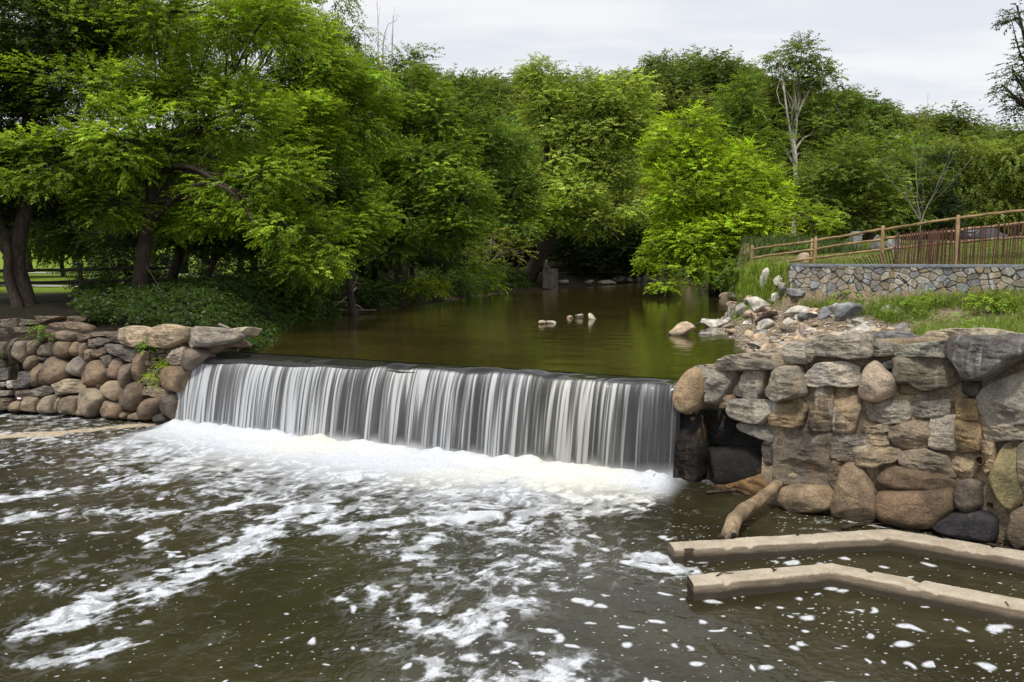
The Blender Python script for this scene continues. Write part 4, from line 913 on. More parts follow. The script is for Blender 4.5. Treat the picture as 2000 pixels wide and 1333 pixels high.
def beam(name, label, front, backp, ztop, notch=None):
    """front/back: matching base lines (px,py at the water) of the two long sides"""
    f = np.array([G(a, b2, 0.0)[:2] for a, b2 in front]); k = np.array([G(a, b2, ztop)[:2] for a, b2 in backp])
    n = 260
    def rs(p):
        d = np.r_[0, np.cumsum(np.linalg.norm(np.diff(p, axis=0), axis=1))]; t = np.r_[np.linspace(0, d[1], n // 2, endpoint=False), np.linspace(d[1], d[2], n // 2)]
        return np.stack([np.interp(t, d, p[:, 0]), np.interp(t, d, p[:, 1])], 1)
    f, k = rs(f), rs(k)
    prof = []                                 # section from front bottom over the top to back bottom
    for h in np.linspace(-.9, 1, 12): prof.append((0, h))
    for s in np.linspace(0.05, .95, 12): prof.append((s, 1))
    for h in np.linspace(1, -.9, 8): prof.append((1, h))
    V = np.zeros((len(prof), n, 3))
    for i, (s, h) in enumerate(prof):
        V[i, :, :2] = f + (k - f) * s; V[i, :, 2] = ztop * h
    P = V.reshape(-1, 3); sx_ = np.repeat([p[0] for p in prof], n); hx = np.repeat([p[1] for p in prof], n)
    wn = fbm(P[:, 0] * 3, P[:, 1] * 3, P[:, 2] * 3, 31, 4) - .5; wf_ = fbm(P[:, 0] * 16, P[:, 1] * 16, P[:, 2] * 16, 32, 3) - .5
    edge = np.exp(-(np.minimum(sx_, 1 - sx_) * .42 / .03) ** 2) * np.exp(-((1 - hx) * ztop / .03) ** 2)
    cc = np.repeat(((f + k) / 2)[None], len(prof), 0).reshape(-1, 2)
    P[:, 2] += wn * .035 + wf_ * .010 - edge * (.014 + .05 * np.clip(wf_ + wn, 0, 1))
    P[:, :2] += (cc - P[:, :2]) * (wn * .05 + wf_ * .03 + edge * (.05 + .12 * np.clip(wf_, 0, 1)))[:, None]
    P[:, 2] -= np.clip(fbm(P[:, 0] * 5, P[:, 1] * 5, 0, 35, 3) - .66, 0, 1) * .35 * (hx > .9)
    if notch is not None:
        idx = np.tile(np.arange(n), len(prof)); dn = np.abs(idx - notch) <= 2
        P[:, :2] += np.where((dn & (sx_ < .03))[:, None], (cc - P[:, :2]) * .42, 0)
        P[:, 2] -= np.where(dn & (sx_ < .12) & (hx > .9), .012, 0)
    Fq = [tuple(q) for q in grid_faces(len(prof), n)]
    Fq += [tuple(i * n for i in range(len(prof)))[::-1], tuple(i * n + n - 1 for i in range(len(prof)))]
    o = link(name, mesh(name, P, Fq, CONC, smooth=True)); tag(o, label, 'concrete beam', 'bent concrete beams in the stream')
    return o
beam('concrete_beam', 'bent concrete beam farther from the viewer, with a slot near its left end', [(1316, 1102), (1737, 1076), (2260, 1166)], [(1305, 1058), (1737, 1031), (2260, 1118)], .24, notch=9)
beam('concrete_beam', 'bent concrete beam nearest the viewer, lying parallel in front of the slotted one', [(1354, 1174), (1625, 1146), (2240, 1276)], [(1342, 1121), (1625, 1098), (2240, 1214)], .235)

# log between the wall and the beam
LOGM = simple_mat('stripped_log', (.26, .19, .12), .85, .45, 7, .6, dist=.03, stretch=(.6, .6, .6))
pts = [G(1530, 937, .42), G(1508, 955, .40), G(1484, 976, .34), G(1452, 998, .30), G(1432, 1021, .25), G(1424, 1050, .14)]
mb = MB(); mb.tube(smooth_path(pts, 40), np.interp(np.linspace(0, 1, 40), [0, .15, .5, .9, 1], [.085, .10, .115, .135, .125]) * (1 + .03 * np.sin(np.arange(40) * .55)), 18, jit=.10)
o = thing('driftwood_log', 'bent pale driftwood log leaning from the wall base down to the far concrete beam', 'log', pts[-1])
lo = np.array(o.location); v = np.concatenate(mb.v) - lo; link('trunk', mesh('trunk', v, mb.f, LOGM), o)
mb = MB(); e = pts[-1] - pts[-2]; e /= np.linalg.norm(e); mb.tube([pts[-1] - lo - e * .05 + np.array([.045, -.1, .05]), pts[-1] - lo + e * .01 + np.array([.045, -.15, .03])], [.05, .045], 10)
mb.build('hollow', simple_mat('hollow_shade', (.012, .009, .007), .95, .3, 20, .2), o)  # solid plug, its near-black colour stands for the shade inside the hollow
# twigs
def twig(name, label, cat, pts, r, mat=BARKG, group=None, n=8):
    mb = MB(); mb.tube(smooth_path(pts, n), np.linspace(r, r * .45, n), 6, jit=.2); o = mb.build(name, mat); return tag(o, label, cat, group)
twig('twig', 'forked twig stuck upright beside the hollow end of the bent log', 'twig', [G(1417, 1052, .24), G(1425, 1042, .30), G(1434, 1028, .42)], .014)
twig('twig', 'small brown twig on the far concrete beam, right of the log', 'twig', [G(1556, 1046, .25), G(1563, 1041, .27), G(1569, 1034, .27)], .012, BARK)
twig('twig', 'curved twig lying at the left part of the near concrete beam', 'twig', [G(1399, 1126, .245), G(1411, 1119, .265), G(1424, 1120, .25), G(1432, 1119, .245)], .011, BARK)
twig('twig', 'crooked dark twig in the middle of the near concrete beam', 'twig', [G(1506, 1108, .245), G(1513, 1113, .26), G(1509, 1116, .25), G(1517, 1112, .25)], .013, BARK)
twig('twig', 'thin twig lying on the right arm of the near concrete beam', 'twig', [G(1964, 1176, .245), G(1971, 1184, .25)], .010, BARK)
twig('dead_leaf', 'dark curled leaf at the foot of the bent log', 'leaf', [G(1404, 1050, .25), G(1409, 1048, .28), G(1413, 1049, .25)], .045, BARK)
for (pp, r_, lb) in [([(1645, 1032), (1690, 1021), (1720, 1015)], .035, 'longest floating branch behind the kink of the far beam'), ([(1655, 1028), (1700, 1024), (1742, 1022)], .02, 'thin floating stick behind the kink of the far beam'),
                     ([(1850, 1042), (1920, 1060), (2000, 1078)], .035, 'dark waterlogged branch along the foot of the tall wall'), ([(1380, 962), (1450, 958), (1500, 965)], .03, 'rusty stick caught on the ledge under the dark hollow')]:
    twig('floating_branch', lb, 'branch', [G(a, b2, .05) for a, b2 in pp], r_, BARK)
# scattered leaf litter floating behind the far beam
mb = MB()
for _ in range(90):
    t = random.random(); c = G(1640 + 360 * t + random.gauss(0, 15), 1024 + 62 * max(0, t - .25) + random.gauss(0, 5), .03); a_ = random.uniform(0, 6.3); l = random.uniform(.015, .05)
    d_ = np.array([math.cos(a_), math.sin(a_), random.uniform(-.2, .2)]) * l; e_ = np.array([-math.sin(a_), math.cos(a_), 0]) * l * .45
    mb.add([c - d_, c + e_, c + d_, c - e_], [(0, 1, 2, 3)])
o = mb.build('floating_litter', simple_mat('litter', (.16, .13, .045), .8, .6, 3, 0), smooth=False); tag(o, 'bits of leaf and bark floating between the tall wall and the far beam', 'litter', kind='stuff')
# ================================================================== TREES
def leaf_sprays(base, axis, n_leaf, ll, lw, slen, droop, col, r, var=0.22, flat=0.75):
    """base (N,3) spray roots, axis (N,3) unit directions; n_leaf leaves along each spray"""
    n = len(base)
    t = (np.arange(n_leaf) + 0.5) / n_leaf; t = np.tile(t, (n, 1)) + r.uniform(-.04, .04, (n, n_leaf))
    sl = slen * r.uniform(.7, 1.3, (n, 1))
    up = np.array([0, 0, 1.0])
    side = np.cross(axis, up); side /= np.linalg.norm(side, axis=1)[:, None] + 1e-6
    pos = base[:, None] + axis[:, None] * (sl * t)[..., None] - up * (droop * sl * t * t)[..., None]
    sg = np.where(np.arange(n_leaf) % 2 == 0, 1.0, -1.0)[None, :, None]
    d = axis[:, None] * r.uniform(.35, 1.0, (n, n_leaf, 1)) + side[:, None] * sg * r.uniform(.5, 1.1, (n, n_leaf, 1)) + r.normal(0, .28, (n, n_leaf, 3)) - up * (0.15 + droop * .4)
    d /= np.linalg.norm(d, axis=2)[..., None]
    nm = up * flat + r.normal(0, .38, (n, n_leaf, 3)) + axis[:, None] * .25
    s = np.cross(d, nm); s /= np.linalg.norm(s, axis=2)[..., None] + 1e-6
    L_ = ll * r.uniform(.65, 1.2, (n, n_leaf, 1)); W2 = lw * .5 * L_ / ll
    mid = pos + d * L_ * .45; nn = np.cross(s, d)
    P = np.stack([pos, mid + s * W2 + nn * L_ * .06, pos + d * L_ - up * L_ * .12, mid - s * W2 + nn * L_ * .06], 2).reshape(-1, 3)
    Fq = np.arange(len(P)).reshape(-1, 4)
    b = (1 + var * r.normal(0, 1, (n, 1))) * (1 + .13 * r.normal(0, 1, (n, n_leaf))); b = np.clip(b, .35, 1.9)
    hue = np.repeat(r.normal(0, .10, (n, 1)), n_leaf, 1)
    c = np.asarray(col) * np.stack([b * (1 + hue), b, b * (1 - hue)], -1)
    c = np.repeat(c.reshape(-1, 3), 4, 0)
    return P, Fq, np.clip(c, 0.002, .6)

def crown_mesh(lobes, ll, lw, nleaf, r, col, K=4.5, slen=5.0, droop=.35, clump=.42, var=0.22, sun_tint=None, flat=.75, mpp=None):
    """lobes: (centre, radii). Clumps of sprays are spread through each lobe's outer volume."""
    Ps, Fs, Cs = [], [], []; n0 = 0; hubs = []
    for c, rad in lobes:
        c = np.asarray(c, float); rad = np.asarray(rad, float)
        area = math.pi * (rad[0] * rad[2] + rad[1] * .5 * rad[2]) / 1.5
        ntot = K * area / (ll * lw * .55)
        ns = max(6, int(ntot / nleaf))
        cs = min(.62, clump * max(1.0, 1.0 / max(rad.mean(), .3)) if rad.mean() < 1 else clump)
        ncl = max(5, int(2.6 / cs ** 2))
        dv = r.normal(0, 1, (ncl, 3)); dv /= np.linalg.norm(dv, axis=1)[:, None]; dv[:, 2] = dv[:, 2] * .95 + .08
        cc = c + dv * rad * r.uniform(.40, .78, (ncl, 1)); hubs.append((c, cc))
        cb = np.clip(r.normal(1, .26, ncl), .45, 1.6)
        k = r.integers(0, ncl, ns)
        e = r.normal(0, 1, (ns, 3)); e /= np.linalg.norm(e, axis=1)[:, None]
        base = cc[k] + e * rad * cs * (r.uniform(.25, 1, (ns, 1)) ** .6) * np.array([1, 1, .72])
        out_ = (base - c) / rad; out_ /= np.linalg.norm(out_, axis=1)[:, None] + 1e-6
        ax = out_ * .8 + e * .45 + r.normal(0, .3, (ns, 3)); ax[:, 2] = ax[:, 2] * .45 + .04; ax /= np.linalg.norm(ax, axis=1)[:, None]
        rr = np.linalg.norm((base - c) / rad, axis=1)
        P, Fq, C = leaf_sprays(base, ax, nleaf, ll, lw, ll * slen, droop, col, r, var, flat)
        m_ = np.repeat(cb[k] * (.62 + .46 * np.clip(rr, .3, 1.2)), nleaf * 4)  # inner shade put into leaf colour: darker toward each lobe's centre
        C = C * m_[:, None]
        if sun_tint is not None:
            q = np.repeat(np.clip(rr - .55 + r.normal(0, .25, ns), 0, 1), nleaf * 4)[:, None]; C = C * (1 - q * .7) + C.mean(1)[:, None] / np.mean(col) * np.asarray(sun_tint) * q * .7  # sunny outer leaves: sunlight mixed into the colour toward the outside
        Ps.append(P); Fs.append(Fq + n0); Cs.append(C); n0 += len(P)
    return np.concatenate(Ps), np.concatenate(Fs), np.concatenate(Cs), hubs

def limbs(mb, base, fork, hubs, r0, r, wig=.06, every=2):
    """tapered trunk from base to fork, a limb to every lobe, twigs to its clumps"""
    base = np.asarray(base, float); fork = np.asarray(fork, float); h = np.linalg.norm(fork - base)
    m1 = base + (fork - base) * .35 + r.normal(0, wig * h * .35, 3) * [1, 1, 0]; m2 = base + (fork - base) * .7 + r.normal(0, wig * h * .35, 3) * [1, 1, 0]
    flare = base - [0, 0, .5]
    tr = smooth_path([flare, base + [0, 0, .15], m1, m2, fork], 18); mb.tube(tr, np.interp(np.linspace(0, 1, 18), [0, .12, .3, 1], [r0 * 1.7, r0 * 1.25, r0, r0 * .68]), 10, jit=.14)
    for c, cc in hubs:
        st = tr[r.integers(12, 18)]; d = c - st; L_ = np.linalg.norm(d)
        k1 = st + d * .4 + np.array([0, 0, .12 * L_]) + r.normal(0, .07 * L_, 3)
        lr = min(r0 * .5, .035 * L_ + .02)
        lp = smooth_path([st, k1, c, c + (c - k1) * .15], 14); mb.tube(lp, np.linspace(lr, lr * .22, 14), 7, jit=.1)
        for q in cc[::every]:
            s2 = lp[r.integers(5, 13)]; dd_ = q - s2
            mb.tube(smooth_path([s2, s2 + dd_ * .5 + r.normal(0, .08, 3) * np.linalg.norm(dd_) + np.array([0, 0, .06]), q], 6), np.linspace(lr * .36, lr * .08, 6), 5)

BR, MID, DRK, PALE, HILLC = (.125, .195, .016), (.066, .110, .015), (.022, .040, .009), (.118, .150, .045), (.095, .140, .028)
YEL = (.17, .23, .02)
NT = [0]
def tree(name, label, px, Y, lobes, col, leafpx=7, trunk=.2, fork=None, cat='tree', group=None, mat=None, K=4.5, nleaf=13, droop=.2, slen=4.2, base=None, sun_tint=None, clump=.42, var=.22, lwk=.52, every=2, flat=.75, depth=None, trunk_on=True, extra=None):
    NT[0] += 1; r = np.random.default_rng(4000 + NT[0] * 13)
    if base is None: bx = colx(px, Y); bz = Tp(bx, Y); base = np.array([bx, Y, bz])
    base = np.asarray(base, float)
    root = thing(name, label, cat, base, 0, group)
    mp = Y / F
    lb = []
    for q in lobes:
        c0, r0_, rx, ry = q[:4]; dY = q[4] if len(q) > 4 else 0.0
        c = AY(c0, r0_, Y + dY); rx_ = rx * (Y + dY) / F; rz_ = ry * (Y + dY) / F
        lb.append((c - base, (rx_, (depth or 1.0) * .5 * (rx_ + rz_), rz_)))
    ll = leafpx * .68 * mp; sc_ = 1.75 if col[1] > .06 else 1.2; col = (col[0] * sc_ * 1.05, col[1] * sc_, col[2] * sc_ * .9); sun_tint = tuple(v * 1.7 for v in sun_tint) if sun_tint else None  # lit trees brightened more than dark ones, light put into leaf colour
    P, Fq, C, hubs = crown_mesh(lb, ll, ll * lwk, nleaf, r, col, K, slen, droop, clump, var, sun_tint, flat)
    if fork is None: fk = np.mean([c for c, _ in lb], 0) * np.array([.55, .55, .62])
    else: fk = AY(fork[0], fork[1], Y + (fork[2] if len(fork) > 2 else 0)) - base
    if trunk_on:
        mb = MB(); limbs(mb, np.zeros(3), fk, hubs, trunk, r, every=every)
        if extra: extra(mb, base, r)
        mb.build('trunk', mat or BARK, root)
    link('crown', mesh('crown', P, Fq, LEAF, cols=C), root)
    return root

# --- the big trees of the left bank; dark leaf colours carry canopy shade
tree('dark_evergreen_tree', 'darkest dense tree filling the top left corner, two dark trunks below', 48, 29.5, [(10, 60, 150, 130, 2), (110, 130, 130, 130, 2), (-60, 240, 140, 120, 0), (60, 270, 130, 100, 1), (20, 380, 130, 70, 1.5), (-90, 120, 120, 150, 0), (170, 30, 120, 100, 3), (110, 390, 110, 55, 2.5)], DRK, 8.5, .30, fork=(48, 300), K=5)
tree('leaning_tree', 'thin dark leaning trunk at the left edge, in front of the rail fence', 34, 29.0, [(-40, 330, 70, 60), (0, 420, 60, 45), (-70, 430, 60, 50)], DRK, 8, .17, fork=(8, 450))
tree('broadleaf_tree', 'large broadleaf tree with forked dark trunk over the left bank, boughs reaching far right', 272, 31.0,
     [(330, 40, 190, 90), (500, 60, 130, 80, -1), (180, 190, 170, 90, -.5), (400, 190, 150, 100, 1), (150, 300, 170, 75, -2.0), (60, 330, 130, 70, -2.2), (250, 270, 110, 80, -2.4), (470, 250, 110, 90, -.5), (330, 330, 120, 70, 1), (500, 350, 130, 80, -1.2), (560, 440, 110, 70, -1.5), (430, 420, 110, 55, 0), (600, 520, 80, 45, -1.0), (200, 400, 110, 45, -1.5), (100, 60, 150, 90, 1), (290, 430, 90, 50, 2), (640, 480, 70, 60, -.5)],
     (.070, .120, .012), 9, .26, fork=(300, 330), sun_tint=YEL, K=4.2)
tree('broadleaf_tree', 'tall sunlit tree behind the forked trunk tree, top edge against the sky', 330, 38.0,
     [(560, 40, 120, 90), (480, 20, 110, 80), (620, 120, 90, 80), (560, 180, 110, 80), (520, 270, 110, 80, -2), (600, 260, 90, 80, -1), (380, 120, 140, 110, 2), (250, 60, 140, 100, 2)], (.085, .140, .014), 8, .24, fork=(400, 330), sun_tint=YEL)
tree('dark_understory_tree', 'shaded slender tree between the forked trunk and the water', 405, 37.0, [(430, 380, 130, 90), (330, 430, 140, 60), (520, 450, 120, 70), (420, 470, 120, 40), (620, 400, 100, 100), (250, 450, 90, 40)], (.030, .055, .010), 8, .14, K=5)
tree('bank_tree', 'bright green tree leaning over the pool just right of the dark shade', 690, 40.0, [(640, 330, 90, 80), (700, 230, 90, 90), (640, 180, 90, 80), (700, 390, 80, 60), (650, 460, 90, 50, -2), (710, 440, 60, 50, -1), (600, 400, 80, 80), (690, 140, 80, 40)], (.072, .122, .014), 8, .17, fork=(690, 330), sun_tint=(.12, .2, .02))
# ailanthus-like sprays against the sky
for i, (px, row, s, lab) in enumerate([(655, 15, 1.0, 'tallest feathery treetop against the sky, left of the bare stems'), (700, 78, .75, 'lower feathery treetop beside the bare stems'), (610, 55, .8, 'feathery treetop at the left end of the sky')]):
    tree('feathery_tree', lab, 660 + i * 18, 46, [(px, row, 34 * s, 55 * s), (px - 30 * s, row + 60 * s, 46 * s, 40 * s), (px + 32 * s, row + 45 * s, 36 * s, 22 * s), (px, row + 110 * s, 60 * s, 40 * s)], (.070, .105, .018), 8, .14, fork=(px - 10, row + 120 * s), K=2.6, droop=.9, slen=6, clump=.55, every=1)
tree('broad_tree', 'broad tree with thick trunk on the bank, branches arching right over the pool', 778, 50.0, [(800, 190, 70, 55), (770, 260, 90, 80), (850, 230, 80, 60), (840, 330, 100, 70, -2), (900, 390, 70, 80, -3), (800, 420, 100, 60, -2.5), (880, 460, 80, 50, -3), (730, 330, 70, 80), (760, 480, 70, 40, -2), (740, 420, 60, 60), (860, 300, 80, 60, -1)], (.058, .100, .014), 7.5, .42, fork=(790, 430), sun_tint=(.13, .20, .02))
tree('broad_tree', 'dark slender tree with curved stems behind the thick trunked tree', 805, 55.0, [(930, 250, 80, 70), (880, 190, 80, 60), (960, 310, 60, 60), (800, 130, 60, 40)], (.048, .085, .016), 7.5, .2, fork=(830, 330))
tree('dark_bank_tree', 'shadowed tree low over the left bank with dark stems', 725, 52, [(720, 500, 70, 40), (660, 520, 70, 30), (800, 500, 60, 30), (860, 510, 60, 20), (690, 420, 90, 60, 4)], (.026, .048, .009), 7.5, .2, K=5)
tree('rounded_tree', 'rounded mid green tree in the middle distance left of the pale crowned tree', 940, 76.0, [(930, 360, 70, 60), (980, 300, 60, 60), (1000, 380, 60, 60), (960, 430, 60, 40), (910, 290, 50, 50), (1010, 440, 50, 40)], (.055, .095, .018), 7, .3)
tree('dry_tree', 'tangled half bare tree with grey twigs at the bend of the left bank', 945, 72.0, [(960, 470, 50, 40), (1000, 490, 40, 30), (920, 500, 30, 30)], (.075, .095, .020), 7, .2, K=1.6, mat=BARKG, every=1)
def lean(mb, base, r):
    mb.tube(smooth_path([AY(1028, 550, 88) - base, AY(1052, 505, 88) - base, AY(1080, 452, 88) - base, AY(1120, 380, 89) - base], 14), np.linspace(.85, .4, 14), 10, jit=.15)
tree('pale_crowned_tree', 'tall pale green tree with leaning thick trunk beside the person', 1034, 90.0, [(1060, 150, 50, 45), (1130, 200, 90, 70), (1210, 190, 70, 60), (1070, 220, 60, 60), (1190, 260, 85, 70), (1100, 300, 90, 70), (1200, 330, 70, 60), (1120, 380, 80, 50, -3), (1220, 400, 60, 40, -2), (1060, 350, 60, 50, -2), (1240, 230, 50, 60), (1160, 430, 60, 40, -3), (1070, 410, 50, 35, -4)], (.125, .178, .040), 6.8, .6, fork=(1090, 440), sun_tint=(.21, .255, .08), extra=lean, clump=.36)
tree('dark_bank_tree', 'black shadowed tree overhanging the far stones right of the person', 1190, 100.0, [(1150, 470, 70, 50), (1230, 480, 70, 50), (1180, 520, 70, 25), (1260, 520, 60, 25), (1120, 500, 40, 40), (1270, 450, 60, 60)], (.026, .048, .010), 7, .4, K=5)
tree('young_tree', 'small yellow green sapling leaning over the bank left of the person', 1005, 84, [(1000, 410, 30, 22), (1040, 400, 40, 25), (1060, 430, 40, 30), (1090, 410, 30, 22), (1030, 450, 40, 25)], (.11, .165, .022), 6.5, .15, K=3)
# --- right bank
tree('bright_tree', 'bright yellow green tree bending down to the water in the middle of the right bank', 1395, 62.0, [(1340, 245, 70, 35), (1310, 300, 55, 60), (1370, 330, 90, 70), (1330, 380, 80, 70, -2), (1430, 380, 90, 80, -2), (1480, 440, 75, 60, -2), (1420, 460, 90, 60, -3), (1350, 470, 90, 60, -2.5), (1310, 440, 50, 60), (1500, 380, 50, 60), (1460, 320, 60, 50), (1340, 530, 60, 28, -4), (1300, 556, 40, 12, -5), (1390, 520, 70, 40, -2), (1450, 500, 70, 40, -1), (1280, 500, 40, 40, -1)], (.115, .180, .013), 7.8, .35, fork=(1395, 430), sun_tint=(.19, .26, .02), clump=.36)
tree('dark_tree', 'darker tree with a ragged top rising behind the bright tree', 1420, 72.0, [(1420, 250, 50, 60), (1450, 190, 45, 50), (1480, 280, 60, 60), (1440, 330, 70, 70), (1400, 300, 40, 50), (1490, 380, 70, 70)], (.058, .100, .016), 7.2, .3)
tree('sycamore_tree', 'tall tree with bare white trunk whose tuft stands above the right ridge', 1543, 84.0, [(1525, 118, 30, 20), (1565, 105, 44, 28), (1600, 150, 40, 30), (1585, 130, 24, 14), (1550, 160, 50, 25), (1560, 220, 70, 50, 2), (1610, 260, 60, 50, 1), (1520, 260, 50, 50, 3), (1500, 210, 50, 45, 4), (1590, 310, 60, 50, 2), (1520, 330, 45, 45, 3), (1640, 210, 45, 40, 2), (1470, 250, 40, 50, 4)], (.060, .090, .020), 6.8, .30, fork=(1548, 250), mat=BARKP, K=5, every=2)
tree('olive_tree', 'wide olive green tree with a grey trunk behind the rail fence', 1698, 62.0, [(1640, 320, 70, 60), (1600, 380, 60, 60), (1690, 350, 70, 60), (1650, 420, 80, 45), (1720, 400, 50, 50), (1590, 440, 50, 40)], (.062, .095, .018), 7.2, .3, fork=(1698, 410), sun_tint=(.11, .15, .03))
tree('olive_tree', 'dark olive tree above the second fence post from the right', 1760, 66.0, [(1740, 340, 50, 45), (1780, 360, 60, 45), (1760, 410, 70, 40), (1720, 430, 50, 30)], (.040, .066, .014), 7.2, .3)
tree('willow_tree', 'rounded olive willow right of the dark pine, behind the red slat fence', 1890, 80.0, [(1870, 310, 60, 50), (1920, 330, 60, 50), (1900, 380, 70, 45), (1840, 350, 50, 40), (1880, 420, 70, 30)], (.075, .105, .024), 6.8, .3, droop=.7)
tree('willow_tree', 'olive willow at the right edge behind the fence rails', 1985, 78.0, [(1980, 320, 60, 50), (2020, 350, 60, 60), (1970, 390, 60, 45), (2060, 300, 70, 70), (1950, 420, 60, 25)], (.078, .108, .026), 6.8, .3, droop=.7)
tree('pine_tree', 'blackish green pine standing dark between the willows and the bare sapling', 1838, 68.0, [(1835, 330, 18, 35), (1835, 370, 35, 28), (1830, 405, 45, 25), (1835, 430, 55, 18)], (.018, .034, .014), 6.5, .25, K=6, lwk=.3)
tree('young_tree', 'low leafy young tree just left of the second fence post', 1585, 47.0, [(1590, 430, 40, 18), (1560, 415, 40, 22), (1620, 440, 25, 12)], (.105, .16, .016), 8, .07, K=3.2)
tree('overhanging_tree', 'dark tree reaching in at the upper right edge against the sky', 2130, 30.0, [(1992, 35, 26, 30), (1985, 150, 30, 26), (1972, 180, 26, 16), (2000, 205, 36, 24), (2040, 110, 60, 70), (2060, 230, 60, 60), (2120, 50, 90, 100), (2130, 230, 70, 90)], (.030, .048, .014), 8.5, .28, K=2.6, every=1)

# --- bare trees
def bare(name, label, px, Y, stems, mat, r0, seed, wisps=True):
    r = np.random.default_rng(seed); bx = colx(px, Y); base = np.array([bx, Y, Tp(bx, Y)]); root = thing(name, label, 'tree', base)
    mb = MB()
    for st in stems:
        P = smooth_path([AY(a, b, Y + c) - base for a, b, c in st], 24); mb.tube(P, np.linspace(r0, r0 * .10, 24), 7, jit=.12)
        for k in range(6, 24, 1 if wisps else 2):
            if r.random() < .75:
                d = (P[min(k + 1, 23)] - P[k - 1]); d /= np.linalg.norm(d); L_ = r.uniform(.8, 2.4) * (1.25 - k / 24) * (2.2 if not wisps else 1.7); s = r.normal(0, .6, 3)
                e = P[k] + (d + s * .8) * L_ * .5 + [0, 0, .3]; mb.tube(smooth_path([P[k], e, e + (d + s * .4) * L_ * .5 + np.array([0, 0, (-.3 if wisps else .1) * L_])], 6), np.linspace(r0 * .3 * (1.1 - k / 24), .008, 6), 4)
    mb.build('trunk', mat, root)
bare('dead_tree', 'cluster of pale dead stems with hanging twigs standing above the left canopy', 755, 54, [[(757, 560, 0), (757, 330, 0), (741, 180, .3), (738, 30, .4)], [(762, 560, 0), (760, 320, .4), (748, 160, .6), (752, 60, 0), (775, 40, .5)], [(754, 560, 0), (735, 330, .4), (720, 190, -.5), (712, 60, -.3)], [(756, 560, 0), (752, 260, -.5), (764, 130, 0), (768, 30, -.4)]], simple_mat('bleached_wood', (.36, .32, .26), .9, .3, 6, .3), .17, 77)
bare('bare_sapling', 'small leafless grey tree behind the rail fence, in front of the pine', 1795, 47, [[(1797, 470, 0), (1797, 420, 0), (1790, 385, .2), (1797, 345, .2)], [(1797, 440, 0), (1812, 400, .2), (1828, 375, .2)], [(1797, 430, 0), (1778, 400, .2), (1765, 375, 0)]], BARKG, .045, 78, wisps=False)

# --- park trees and dark trees behind the left bank (copies of three kinds)
def proto(name, seed, col, hgt, wid, ll, K=4.2, nl=7, trunk=.28, low=.25):
    r = np.random.default_rng(seed); lb = []
    for k in range(nl):
        a_ = r.uniform(0, 6.28); q = r.uniform(.15, .62) * wid * .5; z = hgt * r.uniform(low + .12, .86)
        t = 1 - abs(z / hgt - .58) * .9; rad = wid * r.uniform(.24, .34) * t + .3
        lb.append(((q * math.cos(a_), q * math.sin(a_), z), (rad, rad, rad * r.uniform(.65, .9))))
    lb.append(((0, 0, hgt * .86), (wid * .24, wid * .24, hgt * .13)))
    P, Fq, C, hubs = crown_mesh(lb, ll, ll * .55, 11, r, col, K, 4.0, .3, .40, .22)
    root = thing(name, 'x', 'tree'); mb = MB(); limbs(mb, np.zeros(3), np.array([0, 0, hgt * .5]), hubs, trunk, r, every=4); mb.build('trunk', BARK, root)
    link('crown', mesh('crown', P, Fq, LEAF, cols=C), root); return root
WHITE = (1, 1, 1, 1)
used = {}
def put(p, px=None, Y=None, x=None, sc=1, rz=0, label='', group=None, color=WHITE, name=None):
    x = colx(px, Y) if x is None else x
    loc = (x, Y, Tp(x, Y) - .15)
    if p.name not in used:
        used[p.name] = 1; p.location = loc; p.rotation_euler = (0, 0, rz); p.scale = (sc,) * 3; p['label'] = label
        if group: p['group'] = group
        for c in p.children: c.color = color
        return p
    return dup(p, loc, rz, sc, label, group, color)
park = [proto('park_tree', 900 + i, (.045, .075, .012), 11, 9, .30, low=.22) for i in range(3)]
r = np.random.default_rng(5)
for i, (px, Y, sc, cl) in enumerate([(125, 66, .62, 1.5), (-20, 60, 1.0, .8), (60, 90, 1.2, 1), (205, 52, .9, .7), (300, 60, 1.1, .8), (400, 56, 1.0, .8), (500, 62, 1.1, .9), (580, 66, 1.2, 1), (240, 84, 1.3, 1.1), (360, 90, 1.3, 1.1), (470, 88, 1.3, 1.0), (650, 72, 1.2, 1), (740, 84, 1.3, 1), (830, 92, 1.3, 1.2), (-150, 75, 1.2, 1), (910, 100, 1.35, 1.3), (560, 100, 1.4, 1.2), (680, 105, 1.4, 1.2), (-60, 100, 1.3, 1.2), (150, 108, 1.4, 1.3), (980, 112, 1.3, 1.3), (-120, 45, 1.1, .7)]):
    v = cl * r.uniform(.9, 1.1)
    put(park[i % 3], px, Y, None, sc * r.uniform(.95, 1.05), r.uniform(0, 6.28), 'shaded leafy tree of the park woods behind the left bank' if i else 'small park tree with a thin straight trunk standing on the sunlit meadow', 'park trees behind the left bank' if i else None, (v, v, v, 1))
